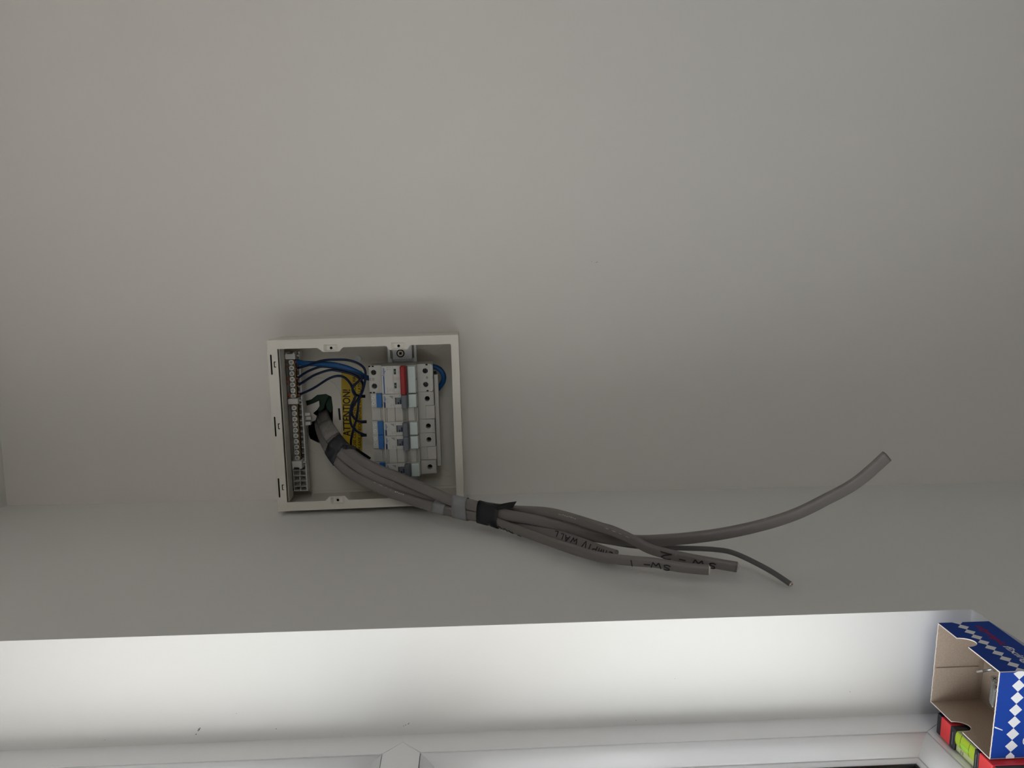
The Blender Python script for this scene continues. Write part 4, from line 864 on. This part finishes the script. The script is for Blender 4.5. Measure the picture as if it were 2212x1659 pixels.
# torn white fibres on the perforated rims
for prn, yy in ((p_back, BY - .3), (p_front, -BY + .3)):
    m = MB(mm)
    for i in range(34):
        x = random.uniform(-BX + 2, BX - 2); L = random.uniform(.4, 1.5)
        m.add([(x - .3, yy, BH - .5), (x + .3, yy, BH - .5), (x + random.uniform(-.5, .5), yy + random.uniform(-.8, .8), BH - .3 + L * .5)], [(0, 1, 2)])
    m.build('torn_edge', 'box_white', prn)
# diamonds
for i in range(-1, 9):
    c = -28.6 + 8.15 * i; pts = []
    for a, b in ((-4.05, 0), (0, 4.6), (4.05, 0), (0, -4.6)): pts.append((c + a, 27.2 + b))
    pts = [(min(max(a, -BY + .05), BY - .05), b) for a, b in pts]
    m = MB(mm); m.add([(BX + .16, -a, b) for a, b in pts], [(0, 1, 2, 3)]); m.build('diamond', 'box_white', p_right)
for i in range(0, 8):
    c = -33.4 + 9.72 * i
    pts = [(c - 4.82, 28.1), (c, 33.0), (c + 4.82, 28.1), (c, 23.2)]
    if i == 0: pts = [(-BX + .05, 29.6), (c, 33.0), (c + 4.82, 28.1), (c, 23.2), (-BX + .05, 26.2)]
    if i == 7: pts = [(c - 4.82, 28.1), (c - 1.6, 31.4), (BX - .1, 31.4), (BX - .1, 24.8), (c - 1.6, 24.8)]
    m = MB(mm); m.add([(-a, -BY - .16, b) for a, b in pts], [tuple(range(len(pts)))]); m.build('diamond', 'box_white', p_front)
def side_text(face, body, size, c, wd, material, parent):
    if face == 'x': fn = lambda v: (BX + .17, -(c + v.x), 16.6 - v.y)
    else: fn = lambda v: (-(c + v.x), -BY - .17, 17.8 - v.y)
    m = MB(mm); m.text(body, size, fn, shear=.25, bold=.12, width=wd, baseline=True); m.build('lettering', material, parent)
side_text('x', 'olympic', 8.4, -14.9, 31.5, 'box_red', p_right)
side_text('x', 'fixings', 8.4, 17.2, 31.0, 'box_white', p_right)
side_text('y', 'olympic', 8.4, -16.4, 31.5, 'box_white', p_front)
side_text('y', 'fixings', 8.4, 14.0, 30.0, 'box_white', p_front)
m = MB(mm); m.add([(-9.6, -BY - .15, 42.5), (-8.4, -BY - .15, 42.6), (-11.4, -BY - .15, 36.2), (-12.0, -BY - .15, 36.4)], [(0, 1, 2, 3)]); m.build('scratch', 'box_white', p_front)

# plasterboard anchors lying in the carton
def anchor(tip, head, r, label, full=True):
    """threaded zinc anchor from tip to head, carton coordinates (mm)"""
    tip, head = Vector(tip), Vector(head); ax = (head - tip); L = ax.length; ax.normalize()
    q = ax.to_track_quat('Z', 'Y').to_matrix().to_4x4()
    o = empty('wall_anchor', m=MBOX @ Matrix.Translation(tip * mm) @ q); tag(o, label, 'anchor', 'zinc wall anchors in the carton')
    if full:
        m = MB(mm); n = 14; prof = [(.0, .35)]
        z = .8
        while z < L - 5:
            t = min(1, .5 + z / 9); prof += [(z, r * .66 * t), (z + .6, r * t), (z + .8, r * t), (z + 1.35, r * .66 * t)]; z += 1.5
        prof += [(L - 4.6, r * .62), (L - 2.0, r * .66), (L - 1.4, r * 1.0), (L - .5, r * 1.5), (L, r * 1.55)]
        vs = [(rr * math.cos(6.2832 * i / n), rr * math.sin(6.2832 * i / n), z) for z, rr in prof for i in range(n)]
        m.add(vs, [(k * n + i, k * n + (i + 1) % n, (k + 1) * n + (i + 1) % n, (k + 1) * n + i) for k in range(len(prof) - 1) for i in range(n)], False)
        m.f.append(tuple((len(prof) - 1) * n + i for i in range(n))); m.sm.append(False)
        m.build('threaded_body', 'anchor_zinc', o)
        m = MB(mm); s = r * .85
        for a in (0.4, 0.4 + math.pi / 2):
            c_, s_ = math.cos(a), math.sin(a)
            m.add([(p * c_ - k * s_, p * s_ + k * c_, L + .06) for p, k in ((-s, -.28), (s, -.28), (s, .28), (-s, .28))], [(0, 1, 2, 3)])
        m.build('cross_slot', 'dark', o)
    else:
        m = MB(mm); m.cyl((0, 0, 3), 1.1, L - 5, n=12); m.cyl((0, 0, L - 2.4), 1.2, 2.4, n=16, r2=r * 1.3)
        m.build('shank', 'anchor_zinc', o)
        m = MB(mm); m.prism([(-3.0, -.5), (3.0, -.5), (2.6, .6), (1.0, 4.4), (-1.0, 4.4), (-2.6, .6)], -.7, .7, 'x'); m.build('spade_tip', 'steel', o)
    return o
anchor((-28, 18.3, 4.4), (1.4, 8.6, 11.6), 2.0, 'zinc anchor at the back of the carton with its cross slot showing')
anchor((-23.5, 8.4, 10.5), (1.0, -2.4, 17.5), 2.0, 'zinc anchor against the front wall of the carton, mostly hidden')
anchor((-4.6, 28.5, 9.0), (6.0, 15.2, 8.0), 2.0, 'zinc anchor with flattened shiny tip pointing up inside the carton', False)

# ================================================================== little spirit level behind the carton
MLV = Matrix.Translation((-0.0833, -0.4684, SILL)) @ Matrix.Rotation(math.radians(-1.8), 4, 'Z')
lev = empty('spirit_level', m=MLV)
tag(lev, 'small red and black spirit level with lime vial behind the blue carton', 'spirit level')
LW, LH, LL = 8.5, 45.0, 32.0       # half width, height, half length; far end at +y
def lv(y0, y1, z0, z1, x=LW, r=.5): return MB(mm).box(-x, x, y0, y1, z0, z1, r)
def LB(m, n, k, p=None, **kw): return m.build(n, k, p if p is not None else lev, **kw)
m = MB(mm); m.prism([(36, .4), (36, 43), (35, LH - .3), (34, LH), (LL - 2.0, LH), (LL - 2.0, .4)], -LW, LW, 'x'); LB(m, 'end_cap', 'level_black', bevel=.0006)
m = lv(17.6, LL - 2.05, .4, LH - .1); LB(m, 'red_body', 'level_red')
m = lv(11.2, 17.55, .4, LH + .2, LW + .15); fr_ = LB(m, 'vial_frame', 'level_black')
m = lv(13.6, 14.4, LH + .15, LH + .5, 5.4, .1); LB(m, 'frame_groove', 'grey_toggle', fr_)
m = lv(-16.4, -11.6, .4, LH + .2, LW + .15); fr_ = LB(m, 'vial_frame', 'level_black')
m = lv(-14.4, -13.6, LH + .15, LH + .5, 5.4, .1); LB(m, 'frame_groove', 'grey_toggle', fr_)
m = lv(-31.0, -16.45, .4, LH - .1); LB(m, 'red_body', 'level_red')
m = lv(-LL, -31.05, 1.2, LH - 2.0, LW - .6); ec = LB(m, 'end_cap', 'level_black')
for z in (14, 26, 38):
    m = MB(mm); m.box(-5.6, 5.6, -LL - .25, -LL, z - .5, z + .5); LB(m, 'cap_ridge', 'grey_toggle', ec)
m = lv(-11.5, 11.15, .4, 30, LW - .4); LB(m, 'red_body', 'level_red')
m = lv(-11.5, 11.15, 30.05, LH - 1.4, LW - .3, .3); LB(m, 'vial_block', 'vial_clear')
hump = [(-3.2, LH - 2.0)] + [(2.4 - 5.6 * math.cos(math.pi * k / 10), LH - 1.4 + 1.5 * math.sin(math.pi * k / 10)) for k in range(11)] + [(8.0, LH - 2.0)]
m = MB(mm); m.prism(hump, -11.45, 11.1, 'y'); vt = LB(m, 'vial_tube', 'vial')
m = MB(mm); m.tube([(1.2, -6.0 + 12.0 * k / 10, LH - .35) for k in range(11)], lambda u: .12 + 1.7 * math.sqrt(max(0, 1 - (2 * u - 1) ** 2)), 14, sub=1)
m.v = [(x, y, LH + .02 + (z - LH) * .3) for x, y, z in m.v]; LB(m, 'bubble', 'vial_green', vt)
for y in (-5.0, 5.0):
    m = MB(mm); m.tube([(2.4 - 5.6 * math.cos(math.pi * k / 10), y, LH - 1.38 + 1.5 * math.sin(math.pi * k / 10)) for k in range(11)], .16, 6, sub=1); LB(m, 'vial_line', 'print_black', vt)
for y in (2.4, 4.6):
    m = MB(mm); m.box(-7.2, -4.4, y, y + .9, LH - 1.38, LH - 1.3); LB(m, 'vial_mark', 'mark', vt)

# ------------------------------------------------------------------ tidy: parts that were placed by hand keep their world place
bpy.context.view_layer.update()
